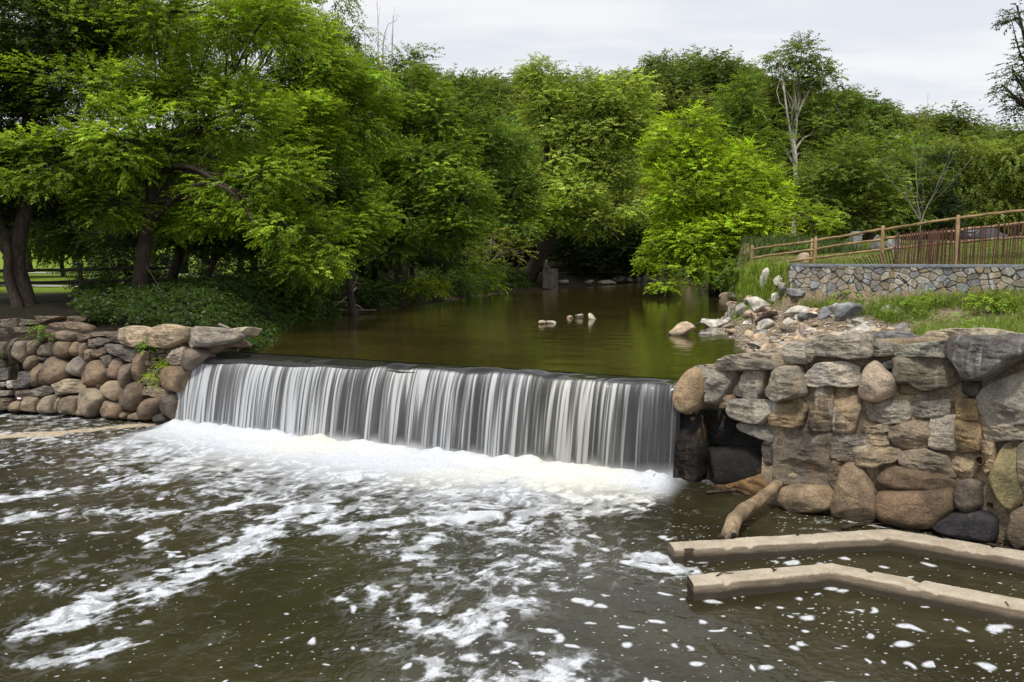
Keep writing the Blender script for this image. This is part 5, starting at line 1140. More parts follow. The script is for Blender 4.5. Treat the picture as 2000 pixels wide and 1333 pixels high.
# --- the forest of the far hillside
hill = [proto('hillside_tree', 700 + i, HILLC, 15, [12, 11, 13, 10, 12][i], .62, K=3.8, nl=9, trunk=.3, low=.2) for i in range(5)]
pts = []
r = np.random.default_rng(9); tries = 0
while len(pts) < 270 and tries < 30000:
    tries += 1; Y = r.uniform(104, 238); px = r.uniform(640 if Y < 200 else 560, 2120); x = colx(px, Y, 20)
    if Y < 112 and px < 1290: continue
    if all((x - a) ** 2 + (Y - b) ** 2 > 68 for a, b in pts): pts.append((x, Y))
for i, (x, Y) in enumerate(sorted(pts, key=lambda q: q[1])):
    k = r.uniform(.72, 1.25); yl = r.uniform(-.12, .22) * (1.3 if Y < 160 else .8); haze = (Y - 100) / 130  # aerial haze put into the leaf colour, bluer with distance
    put(hill[i % 5], None, Y, x, r.uniform(.8, 1.18) * (1.0 if Y < 190 else .92), r.uniform(0, 6.28), 'green broadleaf tree in the forest covering the far hillside', 'trees covering the far hillside', (k * (1.25 + yl - .26 * haze), k * (1.22 - .18 * haze), k * (1.0 + .55 * haze), 1))

# ================================================================== BUSHES, GROUND COVER, GRASS
def to_px(P):
    d = P - CAM; dep = d[:, 1] * cp - d[:, 2] * sp; up = d[:, 1] * sp + d[:, 2] * cp
    return CX + F * d[:, 0] / dep, CY - F * up / dep
r = np.random.default_rng(31)
def scatter(n, x0, x1, y0, y1, pred):
    x = r.uniform(x0, x1, n); y = y0 + (y1 - y0) * r.uniform(0, 1, n) ** 1.4
    k = pred(x, y); x, y = x[k], y[k]; return np.stack([x, y, T(x, y)], 1)
Q = scatter(60000, -26, 6, 24, 95, lambda x, y: (sdpoly(POND, x, y) > -.35) & ((sdpoly(POND, x, y) < 7.5) | (zdist(WLINE, x, y) < 9)) & (zdist(WLINE, x, y) > 1.0 + .6 * (x < colx(250, y))) & (x / y < .02) & ((x > colx(150, y)) | (y > 36)) & (x > colx(60, y)))
sdq = sdpoly(POND, Q[:, 0], Q[:, 1]); mound = .25 + .95 * fbm(Q[:, 0] * .55, Q[:, 1] * .55, 0, 61, 3) * sst(-.3, 1.5, sdq)
Q[:, 2] = np.maximum(Q[:, 2], ZP) + mound * r.uniform(.25, 1, len(Q)) ** .6
ax = r.normal(0, 1, (len(Q), 3)); ax[:, 0] += .9; ax[:, 1] -= .5; ax[:, 2] = ax[:, 2] * .3 + .1; ax /= np.linalg.norm(ax, axis=1)[:, None]
lsz = np.clip(Q[:, 1] * .0042, .11, .4)
PP, FF, CC, n0 = [], [], [], 0
for lo_, hi_ in ((0, 35), (35, 48), (48, 65), (65, 99)):
    k = (Q[:, 1] >= lo_) & (Q[:, 1] < hi_)
    if not k.any(): continue
    l_ = lsz[k].mean(); cl = np.array((.030, .058, .010)) if lo_ < 48 else np.array((.042, .075, .012))
    P, Fq, C = leaf_sprays(Q[k], ax[k], 9, l_, l_ * .62, l_ * 3.2, .5, cl, r, .3)
    PP.append(P); FF.append(Fq + n0); CC.append(C); n0 += len(P)
o = link('ground_cover', mesh('ground_cover', np.concatenate(PP), np.concatenate(FF), LEAF, cols=np.concatenate(CC))); tag(o, 'dark leafy ground cover spilling over the left bank to the water', 'ground cover', kind='stuff')

def shrub(label, px, Y, lobes, col, leafpx=8, name='shrub', cat='shrub', K=4.2, base=None, sun_tint=None, lwk=.55, nleaf=10):
    return tree(name, label, px, Y, lobes, col, leafpx, .03, None, cat, None, BARK, K, nleaf, .4, 3.5, base, sun_tint, .5, .25, lwk, 3)
shrub('yellow green low shrub on the bank in front of the thick tree trunk', 830, 50, [(815, 552, 45, 14), (850, 560, 35, 12), (790, 560, 30, 10)], (.12, .165, .012))
shrub('dark green shrub on the bank beside the yellow green one', 900, 56, [(890, 560, 40, 16), (920, 548, 40, 20), (880, 540, 30, 16)], (.042, .08, .016))
shrub('bright mound of leaves on the bank below the tangled half bare tree', 950, 62, [(940, 545, 36, 22), (965, 552, 26, 16), (920, 525, 30, 18), (955, 520, 26, 14)], (.085, .135, .016))
shrub('leafy bush rising from the left bank above the pile of driftwood', 600, 37, [(590, 560, 70, 30), (640, 550, 50, 35), (540, 570, 60, 28), (480, 560, 60, 28)], (.045, .080, .012), 8.5)
shrub('dark bush hanging over the waterline right of the pile of driftwood', 740, 44, [(730, 572, 50, 20), (770, 565, 40, 18), (700, 580, 30, 16)], (.026, .05, .010), 8.5)
shrub('small green fern growing high in the boulder wall under the pale capstones', 290, 23.2, [(291, 672, 16, 9), (305, 662, 10, 8), (286, 680, 8, 7)], (.07, .14, .02), 7, 'wall_plant', 'plant', 3, AY(292, 684, 23.3))
shrub('yellow green grassy tuft growing from the boulder wall beside the waterfall', 330, 23, [(327, 708, 13, 10), (316, 722, 12, 8), (308, 735, 12, 6), (300, 728, 14, 8)], (.13, .19, .02), 9, 'wall_plant', 'plant', 3, AY(318, 728, 22.95), lwk=.18)
shrub('leafy weed hanging over the left part of the boulder wall', 80, 24.2, [(82, 640, 11, 12), (78, 655, 8, 10), (88, 662, 6, 8)], (.05, .09, .015), 8, 'wall_plant', 'plant', 3, AY(80, 650, 24.4))
shrub('low weed with dark leaves on the ground left of the boulder wall', 40, 24.8, [(40, 718, 14, 6), (10, 690, 20, 14)], (.025, .055, .014), 8, 'wall_plant', 'plant', 3, AY(36, 720, 24.6))
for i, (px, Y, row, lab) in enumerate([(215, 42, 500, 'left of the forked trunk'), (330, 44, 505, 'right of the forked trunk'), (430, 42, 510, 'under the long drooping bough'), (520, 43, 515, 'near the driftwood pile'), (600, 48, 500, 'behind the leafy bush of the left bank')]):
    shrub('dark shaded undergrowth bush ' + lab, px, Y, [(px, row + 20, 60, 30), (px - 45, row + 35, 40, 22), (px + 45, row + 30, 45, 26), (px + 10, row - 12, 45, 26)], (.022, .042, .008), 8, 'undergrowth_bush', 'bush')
shrub('green weeds behind the flat stones at the top of the boulder wall', 205, 26.5, [(200, 638, 40, 10), (240, 645, 25, 6), (175, 628, 20, 8)], (.032, .062, .012), 8, 'bank_plant', 'plant', 4)
shrub('dense bush at the foot of the bright tree on the right bank', 1440, 50, [(1440, 520, 40, 22), (1470, 540, 40, 20), (1425, 545, 25, 15)], (.05, .09, .014), 8)
shrub('low green shrub between the first and second fence post', 1560, 40, [(1545, 492, 32, 13), (1575, 498, 25, 10), (1520, 490, 22, 10)], (.045, .085, .014), 8)

# grass: curved blades
def blades(P, hmin, hmax, w, col, nper, spread, lean=.5):
    n = len(P) * nper; b = np.repeat(P, nper, 0) + np.c_[r.normal(0, spread, (n, 2)), np.zeros(n)]
    h = r.uniform(hmin, hmax, n) * np.repeat(r.uniform(.6, 1.2, len(P)), nper); a = r.uniform(0, 6.28, n); d = np.stack([np.cos(a), np.sin(a), 0 * a], 1); s = np.stack([-np.sin(a), np.cos(a), 0 * a], 1)
    le = np.abs(r.normal(0, lean, n))
    V = []
    for t, wk in ((0, 1), (.4, .9), (.75, .6), (1, .05)):
        c = b + np.array([0, 0, 1.0]) * (h * t * (1 - .25 * le * t))[:, None] + d * (h * le * t * t)[:, None]
        V += [c - s * (w * wk * .5), c + s * (w * wk * .5)]
    V = np.stack(V, 1).reshape(-1, 3); i = np.arange(n)[:, None] * 8
    Fq = np.concatenate([i + np.array([k, k + 1, k + 3, k + 2]) for k in (0, 2, 4)], 0)
    bb = np.clip(1 + .28 * r.normal(0, 1, n), .4, 1.9) * np.repeat(np.clip(1 + .2 * r.normal(0, 1, len(P)), .5, 1.6), nper); hu = r.normal(0, .12, n)
    C = np.asarray(col) * np.stack([bb * (1 + hu), bb, bb * (1 - hu)], 1)
    return V, Fq, np.repeat(np.clip(C, .003, .6), 8, 0)
def grass(name, label, parts):
    PP, FF, CC, n0 = [], [], [], 0
    for V, Fq, C in parts: PP.append(V); FF.append(Fq + n0); CC.append(C); n0 += len(V)
    o = link(name, mesh(name, np.concatenate(PP), np.concatenate(FF), GRASSM, cols=np.concatenate(CC))); tag(o, label, 'grass', kind='stuff'); return o
front = lambda x, y: (zdist(RWALL, x, y) < -.15) & (sdpoly(POND, x, y) > 0) & (zdist(WLINE, x, y) > 1.15)
def inpx(poly):
    def f(x, y):
        u, v = to_px(np.stack([x, y, T(x, y)], 1)); return inside(np.array(poly, float), u, v)
    return f
g1 = inpx([(1552, 604), (1590, 572), (1640, 560), (2100, 550), (3000, 560), (3000, 760), (2100, 705), (1830, 690), (1770, 650), (1700, 622), (1640, 612)])
den1 = lambda x, y: fbm(x * .8, y * .8, 0, 44, 3) > .43
Qa = scatter(36000, 9, 24, 10, 31, lambda x, y: front(x, y) & g1(x, y) & den1(x, y))
Qb = scatter(6000, 9, 24, 14, 30, lambda x, y: front(x, y) & g1(x, y) & (fbm(x * .9, y * .9, 0, 45, 3) > .52))
axb = r.normal(0, 1, (len(Qb), 3)); axb[:, 2] = np.abs(axb[:, 2]) + .9; axb /= np.linalg.norm(axb, axis=1)[:, None]
weeds = leaf_sprays(Qb, axb, 10, .12, .05, .55, .1, (.12, .20, .03), r, .3, .6)
grass('tall_grass', 'tall grass and weeds between the stone retaining wall and the mortared wall', [blades(Qa, .15, .55, .014, (.125, .19, .028), 8, .07), blades(Qa[::7], .3, .65, .012, (.24, .21, .09), 5, .12, .8), weeds])
g2 = inpx([(1405, 575), (1425, 545), (1450, 528), (1475, 522), (1540, 528), (1545, 555), (1545, 585), (1500, 590), (1460, 588), (1425, 582)])
Qc = scatter(40000, 8, 26, 29, 60, g2)
grass('bank_grass', 'bright tufted grass on the bank left of the stone retaining wall', [blades(Qc, .2, .55, .022, (.15, .22, .022), 8, .09)])
Qd = scatter(60000, 10, 45, 27, 66, lambda x, y: (zdist(RWALL, x, y) > .5) & (x > 9.5))
grass('lawn_grass', 'short grass of the lawn behind the rail fence', [blades(Qd, .03, .10, .02, (.12, .155, .03), 5, .12)])
Qe = scatter(9000, -2, 26, 40, 102, lambda x, y: (sdpoly(POND, x, y) > .2) & (sdpoly(POND, x, y) < 6) & (x / y > .2))
grass('shore_grass', 'dark grass on the shaded far right bank', [blades(Qe, .2, .7, .05, (.045, .075, .014), 6, .2)])

for px, row, w, h, lab in [(1760, 612, 34, 14, 'low leafy weed under the middle of the retaining wall'), (1835, 600, 30, 16, 'leafy weed clump right of the pale flat rock in the grass'), (1950, 612, 44, 22, 'tallest leafy weed clump at the right edge in front of the retaining wall'), (1660, 590, 26, 10, 'small leafy weed at the foot of the retaining wall, left part'), (1900, 640, 36, 12, 'leafy weed just behind the big dark block of the mortared wall')]:
    P_ = RT(px, row); shrub(lab, px, P_[1], [(px, row - h, w, h), (px - w * .7, row - h * .6, w * .6, h * .7), (px + w * .7, row - h * .7, w * .6, h * .8)], (.085, .14, .022), 8, 'weed_clump', 'weed', 3, P_)
# ================================================================== STONE RETAINING WALL (far right)
r = np.random.default_rng(55)
RWM, nt, out = M('fieldstone_veneer')
pos = N(nt, 'ShaderNodeNewGeometry').outputs['Position']; col = N(nt, 'ShaderNodeAttribute', attribute_name='Col').outputs['Color']
n1_ = noise(nt, pos, 14, 6, .65); n2_ = noise(nt, pos, 2.4, 4, .6, scl=(2.2, 2.2, .5))
c = mixc(nt, .7, col, mixc(nt, mrange(nt, n1_, .3, .7), (.55, .55, .55), (1.45, 1.43, 1.4)), 'MULTIPLY'); c = mixc(nt, mrange(nt, n2_, .55, .68, 0, .75), c, (.52, .53, .53))
b_ = N(nt, 'ShaderNodeBsdfPrincipled', i_Roughness=.9); L(nt, c, b_.inputs[0]); bp = N(nt, 'ShaderNodeBump', i_Strength=.6, i_Distance=.02); L(nt, n1_, bp.inputs['Height']); L(nt, bp.outputs[0], b_.inputs['Normal']); L(nt, b_.outputs[0], out.inputs[0])
root = thing('retaining_wall', 'long low retaining wall of multicoloured stones with a grey coping', 'retaining wall', (float(RWALL[2][0]), float(RWALL[2][1]), 3.2))
O = np.array(root.location)
rw3 = [p for p in RWALL]; sx0, sx1 = RWALL[0], RWALL[-1]
ret = RWALL[0] + np.array([.75, 1.9])                      # the end turns back into the bank
path = [ret] + rw3
dseg = np.r_[0, np.cumsum([np.linalg.norm(b - a) for a, b in zip(path[:-1], path[1:])])]
ZB, ZT = 2.7, 4.50
ns, nz = 900, 110
ss = np.linspace(0, dseg[-1], ns); px_ = np.interp(ss, dseg, [p[0] for p in path]); py_ = np.interp(ss, dseg, [p[1] for p in path])
SS, ZZ = np.meshgrid(ss, np.linspace(ZB, ZT, nz))
cw, ch = .31, .215
wx_ = SS + .10 * (fbm(SS * 2.2, ZZ * 2.2, 0, 3, 2) - .5); wz_ = ZZ + .12 * (fbm(SS * 2.2 + 5, ZZ * 2.2, 0, 4, 2) - .5)
ix, iy = np.floor(wx_ / cw), np.floor(wz_ / ch); d1 = np.full(SS.shape, 9.); d2 = d1.copy(); cid = np.zeros(SS.shape)
for a in (-1, 0, 1):
    for b in (-1, 0, 1):
        jx, jy = ix + a, iy + b; z0 = 0 * jx
        fx = (jx + .02 + .96 * _h(jx, jy, z0, 5)) * cw; fy = (jy + .05 + .9 * _h(jx, jy, z0, 6)) * ch
        dd_ = np.hypot((wx_ - fx) / 1.25, wz_ - fy); new = dd_ < d1
        d2 = np.where(new, d1, np.minimum(d2, dd_)); cid = np.where(new, _h(jx, jy, z0, 7), cid); d1 = np.where(new, dd_, d1)
edge = sst(.0, .022, d2 - d1)
dn = edge * (.045 + .075 * ((cid * 7.3) % 1)) + .02 * (fbm(SS * 7, ZZ * 7, 0, 8, 3) - .5)
tg = np.gradient(np.stack([px_, py_], 1), axis=0); tg /= np.linalg.norm(tg, axis=1)[:, None]; nrm_ = np.stack([tg[:, 1], -tg[:, 0]], 1)
Vx = px_[None] + nrm_[None, :, 0] * dn; Vy = py_[None] + nrm_[None, :, 1] * dn
pal = np.array([(.30, .26, .20), (.22, .20, .175), (.26, .27, .28), (.34, .31, .26), (.28, .22, .14), (.20, .21, .22), (.33, .28, .22), (.24, .21, .17)])
ci = (cid * 8).astype(int) % 8; C = pal[ci] * (.75 + .5 * ((cid * 37.7) % 1))[..., None]; C = C * edge[..., None] + np.array([.085, .08, .07]) * (1 - edge[..., None])
link('wall', mesh('wall', np.stack([Vx, Vy, ZZ], -1).reshape(-1, 3) - O, grid_faces(nz, ns), RWM, cols=C.reshape(-1, 3)), root)
mb = MB(); P0 = np.stack([px_, py_], 1)[::30]; n0_ = nrm_[::30]
for a, b, na, nb in zip(P0[:-1], P0[1:], n0_[:-1], n0_[1:]):
    pass
prof = [(.10, 0), (.10, .085), (.09, .10), (-.42, .10), (-.42, -.02)]
Vc = np.array([[(*(p + n * o_), ZT + h) for p, n in zip(P0, n0_)] for o_, h in prof])
o = link('coping', mesh('coping', Vc.reshape(-1, 3) - O, grid_faces(len(prof), len(P0)), simple_mat('bluestone', (.17, .185, .205), .7, .25, 6, .2), smooth=False), root)

# ================================================================== FENCES
WOOD = simple_mat('split_cedar', (.33, .225, .115), .85, .4, 6, .6, dist=.02, stretch=(.5, .5, .25)); WOODD = simple_mat('dark_old_wood', (.035, .028, .02), .9, .4, 8, .5)
def rail_fence(label, posts, rails, mat, pr=.075, rr=.05):
    b = np.array([posts[0][0], posts[0][1], posts[0][2]]); root = thing('rail_fence', label, 'fence', b)
    for x, y, zb, zt in posts:
        mb = MB(); h = zt - zb + .4; pts = np.array([[x, y, zb - .4 + h * t] for t in np.linspace(0, 1, 9)]) - b; pts[:, :2] += r.normal(0, .006, (9, 2)); mb.tube(pts, [pr * 1.1, pr, pr * 1.05, pr * .95, pr, pr * .98, pr, pr * .95, pr * .82], 8, jit=.12); mb.build('post', mat, root)
    for p, q in rails:
        mb = MB(); p, q = np.array(p), np.array(q); d = (q - p) / np.linalg.norm(q - p); t = np.linspace(0, 1, 14)[:, None]; pts = p - d * .06 + (q - p + d * .12) * t; pts[:, 2] += r.normal(0, .006, 14) + .02 * np.sin(t[:, 0] * 3.14 * r.uniform(.5, 1.5)); pts[:, :2] += r.normal(0, .004, (14, 2))
        mb.tube(pts - b, np.interp(np.linspace(0, 1, 14), [0, .06, .94, 1], [.55, 1, 1, .55]) * rr, 7, jit=.18); mb.build('rail', mat, root)
    return root
fp = [(1469, 35.5, 480, (488, 505, 522)), (1593, 33.2, 463, (470.5, 487.5, 505)), (1725, 30.8, 441, (449, 467, 488)), (1872, 28.5, 420, (427, 450, 474)), (2050, 26.4, 396, (405, 432, 460)), (2230, 24.4, 368, (378, 408, 438))]
posts = []; pr_ = []
for px, Y, top, rl in fp:
    a = AY(px, top, Y); posts.append((a[0], a[1], min(Tp(a[0], a[1]), a[2] - 1.1), a[2])); pr_.append([AY(px, q, Y) for q in rl])
rails = [(pr_[i][k], pr_[i + 1][k]) for i in range(len(fp) - 1) for k in range(3)]
rail_fence('new split rail fence of yellow brown wood climbing the right bank', posts, rails, WOOD)
mb = MB(); a = AY(1586, 466, 34.2); mb.tube([(a[0], a[1], Tp(a[0], a[1]) - .3), a], [.06, .05], 8); o = mb.build('fence_post', WOOD); tag(o, 'lone dark post close behind the second post of the split rail fence', 'post')
# old fence on the left
Yl = 30.5; pl = []
for px in (160, -90): x = colx(px, Yl); zb = Tp(x, Yl); pl.append((x, Yl, zb, AY(160, 514, Yl)[2]))
rl = [(AY(158, rw_, Yl), AY(-95, rw_ + 5, Yl)) for rw_ in (527, 551)] + [(AY(160, 527, Yl), AY(330, 524, Yl + 3)), (AY(160, 551, Yl), AY(330, 547, Yl + 3))]
rail_fence('dark weathered rail fence in the shade at the far left', pl, rl, WOODD, .085, .06)
# red slatted snow fence
SLAT = simple_mat('red_brown_slat', (.105, .046, .036), .85, .45, 5, .3, stretch=(1, 1, .3))
x0_, x1_ = AY(1748, 500, 29.0), AY(2075, 500, 25.55); root = thing('slat_fence', 'reddish brown snow fence of thin slats above the stone retaining wall', 'fence', (x0_[0], x0_[1], 4.5)); b = np.array(root.location)
def slat(p, q, w=.036, name='slat'):
    mb = MB(); p, q = np.asarray(p, float), np.asarray(q, float); d = np.array([x1_[0] - x0_[0], x1_[1] - x0_[1], 0]); d /= np.linalg.norm(d); n = np.array([-d[1], d[0], 0]) * .006; s = d * w * .5
    v = [p - s - n, p + s - n, p + s + n, p - s + n, q - s - n, q + s - n, q + s + n, q - s + n]; mb.add(np.array(v) - b, [(0, 1, 5, 4), (1, 2, 6, 5), (2, 3, 7, 6), (3, 0, 4, 7), (4, 5, 6, 7), (3, 2, 1, 0)]); mb.build(name, SLAT, root, smooth=False)
cnt = 0
t = 0.0
while t < 1.0 and cnt < 84:
    p = x0_ + (x1_ - x0_) * t + np.r_[r.normal(0, .02, 2), 0]; top = AY(1748 + 327 * t, 456 - 26 * t + r.normal(0, 1.6), p[1])[2]; ln = r.normal(0, .03) + (.06 if t < .3 else 0)
    slat((p[0], p[1], 4.42), (p[0] + ln, p[1], top)); cnt += 1; t += (.0085 if t < .33 else .0155) * r.uniform(.7, 1.3)
for k in range(14):
    u_ = k / 13; px = 1672 + 74 * u_; Y = 29.7 - .8 * u_; p = AY(px + 6, 519, Y); q = AY(px - 5 + 5 * u_, 510 - 26 * u_ + r.normal(0, 2), Y); slat(p, q)
for zrow, nm in ((472, 'wire'), (500, 'wire')):
    mb = MB(); mb.tube(smooth_path([AY(1690, 514 if zrow > 480 else 508, 29.5) - b, AY(1750, zrow + 4, 29.0) - b, AY(1900, zrow - 4, 27.3) - b, AY(2075, zrow - 12, 25.55) - b], 14), .006, 5); mb.build(nm, simple_mat('wire' + str(zrow), (.2, .19, .18), .5, .2, 5, 0, .7), root)

# ================================================================== ROCKS
ROCKM = stone_mat('river_rock', streak=0, wet=.10, bump=.5, scale=1.6, wetz=ZP - .03, grain=.4)
def rock_mesh(seed, dims, tint, style='a', sub=4):
    q = np.random.default_rng(seed); bm = bmesh.new(); bmesh.ops.create_icosphere(bm, subdivisions=sub, radius=.5); V = np.array([v.co[:] for v in bm.verts]); Fc = [tuple(v.index for v in f.verts) for f in bm.faces]; bm.free()
    for _ in range(9 if style == 'a' else 4):
        n = q.normal(0, 1, 3); n /= np.linalg.norm(n); d = .5 * q.uniform(.32, .78) if style == 'a' else .5 * q.uniform(.8, .96)
        ex = np.clip(V @ n - d, 0, None); V = V - ex[:, None] * n * .93
    V = (V - (V.max(0) + V.min(0)) / 2) / (V.max(0) - V.min(0) + 1e-6)
    f = fbm(V[:, 0] * 3 + seed, V[:, 1] * 3, V[:, 2] * 4, seed, 4) - .5
    V = V * (1 + .28 * f[:, None]) * np.asarray(dims)
    return V, Fc, np.asarray(tint)[None] * (1 + .45 * f[:, None])
def rock(name, label, P, dims, tint, seed, group=None, style='a', sink=.28, rz=None, sub=4, cat='rock', mat=None):
    V, Fc, C = rock_mesh(seed, dims, tint, style, sub)
    a = np.random.default_rng(seed + 1).uniform(-.5, .5) if rz is None else rz; c_, s_ = math.cos(a), math.sin(a); V = V @ np.array([[c_, s_, 0], [-s_, c_, 0], [0, 0, 1]])
    V[:, 2] -= V[:, 2].min() + sink * dims[2]
    o = link(name, mesh(name, V, Fc, mat or ROCKM, cols=C)); o.location = P; tag(o, label, cat, group); return o
cT, cG, cW, cB, cP, cD = (.40, .32, .235), (.29, .285, .275), (.50, .485, .46), (.20, .215, .235), (.36, .285, .23), (.11, .095, .08)
Zm = lambda u, v: (1290 + u / 5.714, 560 + v / 5.714)
big = [((245, 540), 280, 125, cT, 'pointed tan rock standing alone at the tip of the gravel spit'), ((600, 448), 250, 80, cW, 'flat topped whitish rock right of the pointed tan rock'), ((730, 430), 90, 75, cG, 'small grey rock touching the flat topped whitish rock'),
 ((790, 466), 150, 48, cP, 'low pinkish slab in the water below the small grey rock'), ((800, 530), 110, 50, cP, 'little pinkish rock alone in the shallows under the pinkish slab'), ((490, 535), 130, 26, cG, 'thin flat slab barely above the water beside the pointed tan rock'),
 ((945, 640), 105, 50, cT, 'small pointed rock in the water close to the mortared wall'), ((1065, 685), 150, 62, cG, 'rounded grey rock in the shallows by the mortared wall'), ((1110, 590), 130, 72, cT, 'blocky tan rock at the edge of the little backwater'),
 ((1240, 725), 220, 85, cT, 'long tan rock against the back of the mortared wall'), ((1115, 640), 170, 70, cT, 'wide tan rock below the blocky tan one'), ((1240, 612), 100, 45, cG, 'grey flat rock in the row along the backwater'), ((1310, 628), 90, 36, cT, 'small tan rock right of the grey flat one by the backwater'),
 ((1430, 605), 150, 45, cT, 'low tan rock pair partner at the left, right side of the backwater'), ((1520, 618), 90, 62, cT, 'upright tan rock at the right end of the backwater'), ((1190, 462), 165, 90, cW, 'pale block lying under the dark driftwood on the shore'),
 ((1030, 345), 165, 65, cP, 'sloping pinkish rock at the waterline above the driftwood'), ((915, 290), 170, 85, cG, 'square grey block standing in the water at the shore'), ((1140, 265), 280, 130, cW, 'biggest whitish grey boulder on the shore'),
 ((850, 135), 190, 95, cG, 'flat grey ledge rock under the bright grass bank'), ((722, 132), 100, 62, cP, 'pointed rock at the far end of the stony shore'), ((1290, 188), 95, 80, cW, 'grey white rock right of the biggest boulder, in the grass edge'),
 ((1370, 250), 115, 80, cG, 'rounded grey rock below the grass edge'), ((1510, 185), 175, 62, cB, 'bluish white rock at the foot of the retaining wall corner'), ((1520, 320), 240, 90, cW, 'broad pale rock in the middle of the gravel'), ((1640, 365), 200, 66, cB, 'bluish rock beside the round grey boulder'),
 ((1840, 355), 140, 105, cB, 'round blue grey boulder in front of the weeds'), ((1430, 508), 190, 55, cD, 'dark flat rock in the damp sand'), ((1590, 525), 80, 110, cP, 'upright pinkish rock stump in the damp sand'), ((1680, 508), 125, 40, cW, 'flat whitish rock right of the upright stump'),
 ((1862, 552), 130, 58, cP, 'pale rock near the back edge of the mortared wall'), ((1790, 505), 75, 28, cT, 'little flat tan rock between the pale ones'), ((1955, 580), 85, 55, cD, 'dark little rock perched near the top slab of the mortared wall'),
 ((1205, 292), 120, 66, cP, 'pinkish rock leaning on the biggest boulder'), ((1200, 325), 75, 45, cT, 'small tan rock in front of the pinkish leaning one'), ((1290, 312), 85, 48, cP, 'pink tan rock between the boulder and the gravel'), ((1010, 155), 70, 45, cP, 'pink rock beside the flat grey ledge rock')]
for i, ((u, v), w, h, tint, lab) in enumerate(big):
    px, py = Zm(u, v); P = RT(px, py); s = P[1] / F / 5.714 * 1.08; W2, H2 = w * s, h * s * 1.25
    rock('shore_rock', lab, P, (W2 * 1.12, W2 * .85, H2 * 1.2), tint, 3000 + i * 5, None, 'a', .30)
for i, (px, py, w, h, tint, lab) in enumerate([(1658, 624, 46, 26, cB, 'dark blue grey rock at the edge of the weeds'), (1745, 612, 44, 15, cW, 'pale flat rock deep in the weeds below the retaining wall'), (1759, 651, 30, 16, cG, 'grey rock in the weeds just above the mortared wall'), (1684, 652, 40, 13, cW, 'flat white rock behind the long top slab'),
        (1492, 560, 17, 26, cW, 'white upright rock in the grass below the first fence post'), (1521, 557, 16, 12, cW, 'small white rock in the grass beside the retaining wall corner'), (1568, 512, 22, 14, cP, 'pinkish rock at the foot of the second fence post'), (1630, 618, 30, 22, cG, 'grey rock between the round boulder and the weeds')]):
    P = RT(px, py); s = P[1] / F; rock('bank_rock', lab, P, (w * s * 1.15, w * s * .9, h * s * 1.7), tint, 3400 + i * 5, None, 'a', .3)
# five rocks out in the pool
for i, (px, py, w, h, lab) in enumerate([(1059, 633, 16, 9, 'brown knobbly rock in the pool, leftmost of the five'), (1076, 632, 19, 6, 'pale low rock touching the knobbly one in the pool'), (1113, 622, 11, 6, 'smallest of the five rocks in the pool'), (1131, 621, 17, 9, 'whitish rounded rock between the smallest and the pointed one'), (1156, 624, 14, 14, 'whitish pointed rock in the pool, rightmost of the five')]):
    P = G(px, py, ZP); s = P[1] / F; rock('pool_rock', lab, P, (w * s * 1.1, w * s * .8, h * s * 1.25), (cT if i in (0, 2) else (.5, .46, .40)), 3600 + i * 5, None, 'a', .28)
# the row of stones across the far end
for i, (px, w, h) in enumerate([(1092, 34, 9), (1115, 30, 10), (1100, 20, 6), (1142, 30, 10), (1150, 20, 6), (1168, 12, 9), (1185, 34, 6), (1206, 24, 11), (1228, 22, 8), (1247, 14, 10), (1262, 22, 11), (1282, 20, 8), (1300, 24, 10), (1075, 20, 6), (1050, 18, 4), (1030, 16, 4)]):
    P = G(px, 550.5 + (3 if i in (2, 4, 6) else 0) + (2.5 if px < 1060 else 0), ZP); s = P[1] / F
    rock('far_stone', 'grey stone in the row across the far end of the pool', P + [0, 0, -.05], (w * s * 1.1, w * s * .8, h * s * 1.7), [(.30, .27, .24), (.24, .22, .20), (.35, .31, .28)][i % 3], 3700 + i * 5, 'stones in a row across the far end of the pool', 'a', .25, sub=3)
for i, (px, py) in enumerate([(978, 560), (990, 560), (968, 563), (936, 568), (905, 573), (880, 575), (848, 581), (820, 586), (770, 594), (742, 598), (700, 604), (1003, 558)]):
    P = G(px, py, ZP); s = P[1] / F; rock('bank_stone', 'small dark stone along the waterline of the left bank', P, (16 * s, 12 * s, 8 * s), cD if i > 3 else cG, 3850 + i * 3, 'stones along the left waterline', 'a', .2, sub=3)
# small rocks of the gravel shore: six shapes, copied
kinds = []
for i in range(7):
    V, Fc, C = rock_mesh(3900 + i, (1, .8, .55), [cT, cP, cG, cW, cT, cB, cP][i], 'a', 3); kinds.append(mesh('shore_stone', V, Fc, ROCKM, cols=C))
rr_ = np.random.default_rng(66); gp = inpx([(1410, 585), (1470, 575), (1520, 590), (1590, 600), (1700, 625), (1790, 655), (1800, 690), (1640, 700), (1520, 715), (1450, 715), (1470, 672), (1440, 650), (1400, 640), (1440, 610)])
bx, by = rr_.uniform(7, 17, 9000), rr_.uniform(19, 50, 9000); k = gp(bx, by); bx, by = bx[k], by[k]; bz = T(bx, by)
n_big = min(285, len(bx))
for i in range(n_big):
    s = np.clip(rr_.lognormal(-1.5, .5), .09, .6) * (1 + (by[i] - 20) * .015); o = link('shore_stone', kinds[i % 7]); o.location = (bx[i], by[i], bz[i] + s * .10); o.scale = (s, s * rr_.uniform(.7, 1.2), s * rr_.uniform(.6, 1.2)); o.rotation_euler = (rr_.uniform(-.3, .3), rr_.uniform(-.3, .3), rr_.uniform(0, 6.28))
    tag(o, 'small stone among many on the gravel shore between the pool and the weeds', 'stone', 'small stones of the gravel shore')
mb = MB(); V, Fc, C = rock_mesh(3990, (1, .8, .6), cT, 'a', 1); PP = []; FF = []; CC = []; n0 = 0; FcA = np.array(Fc)
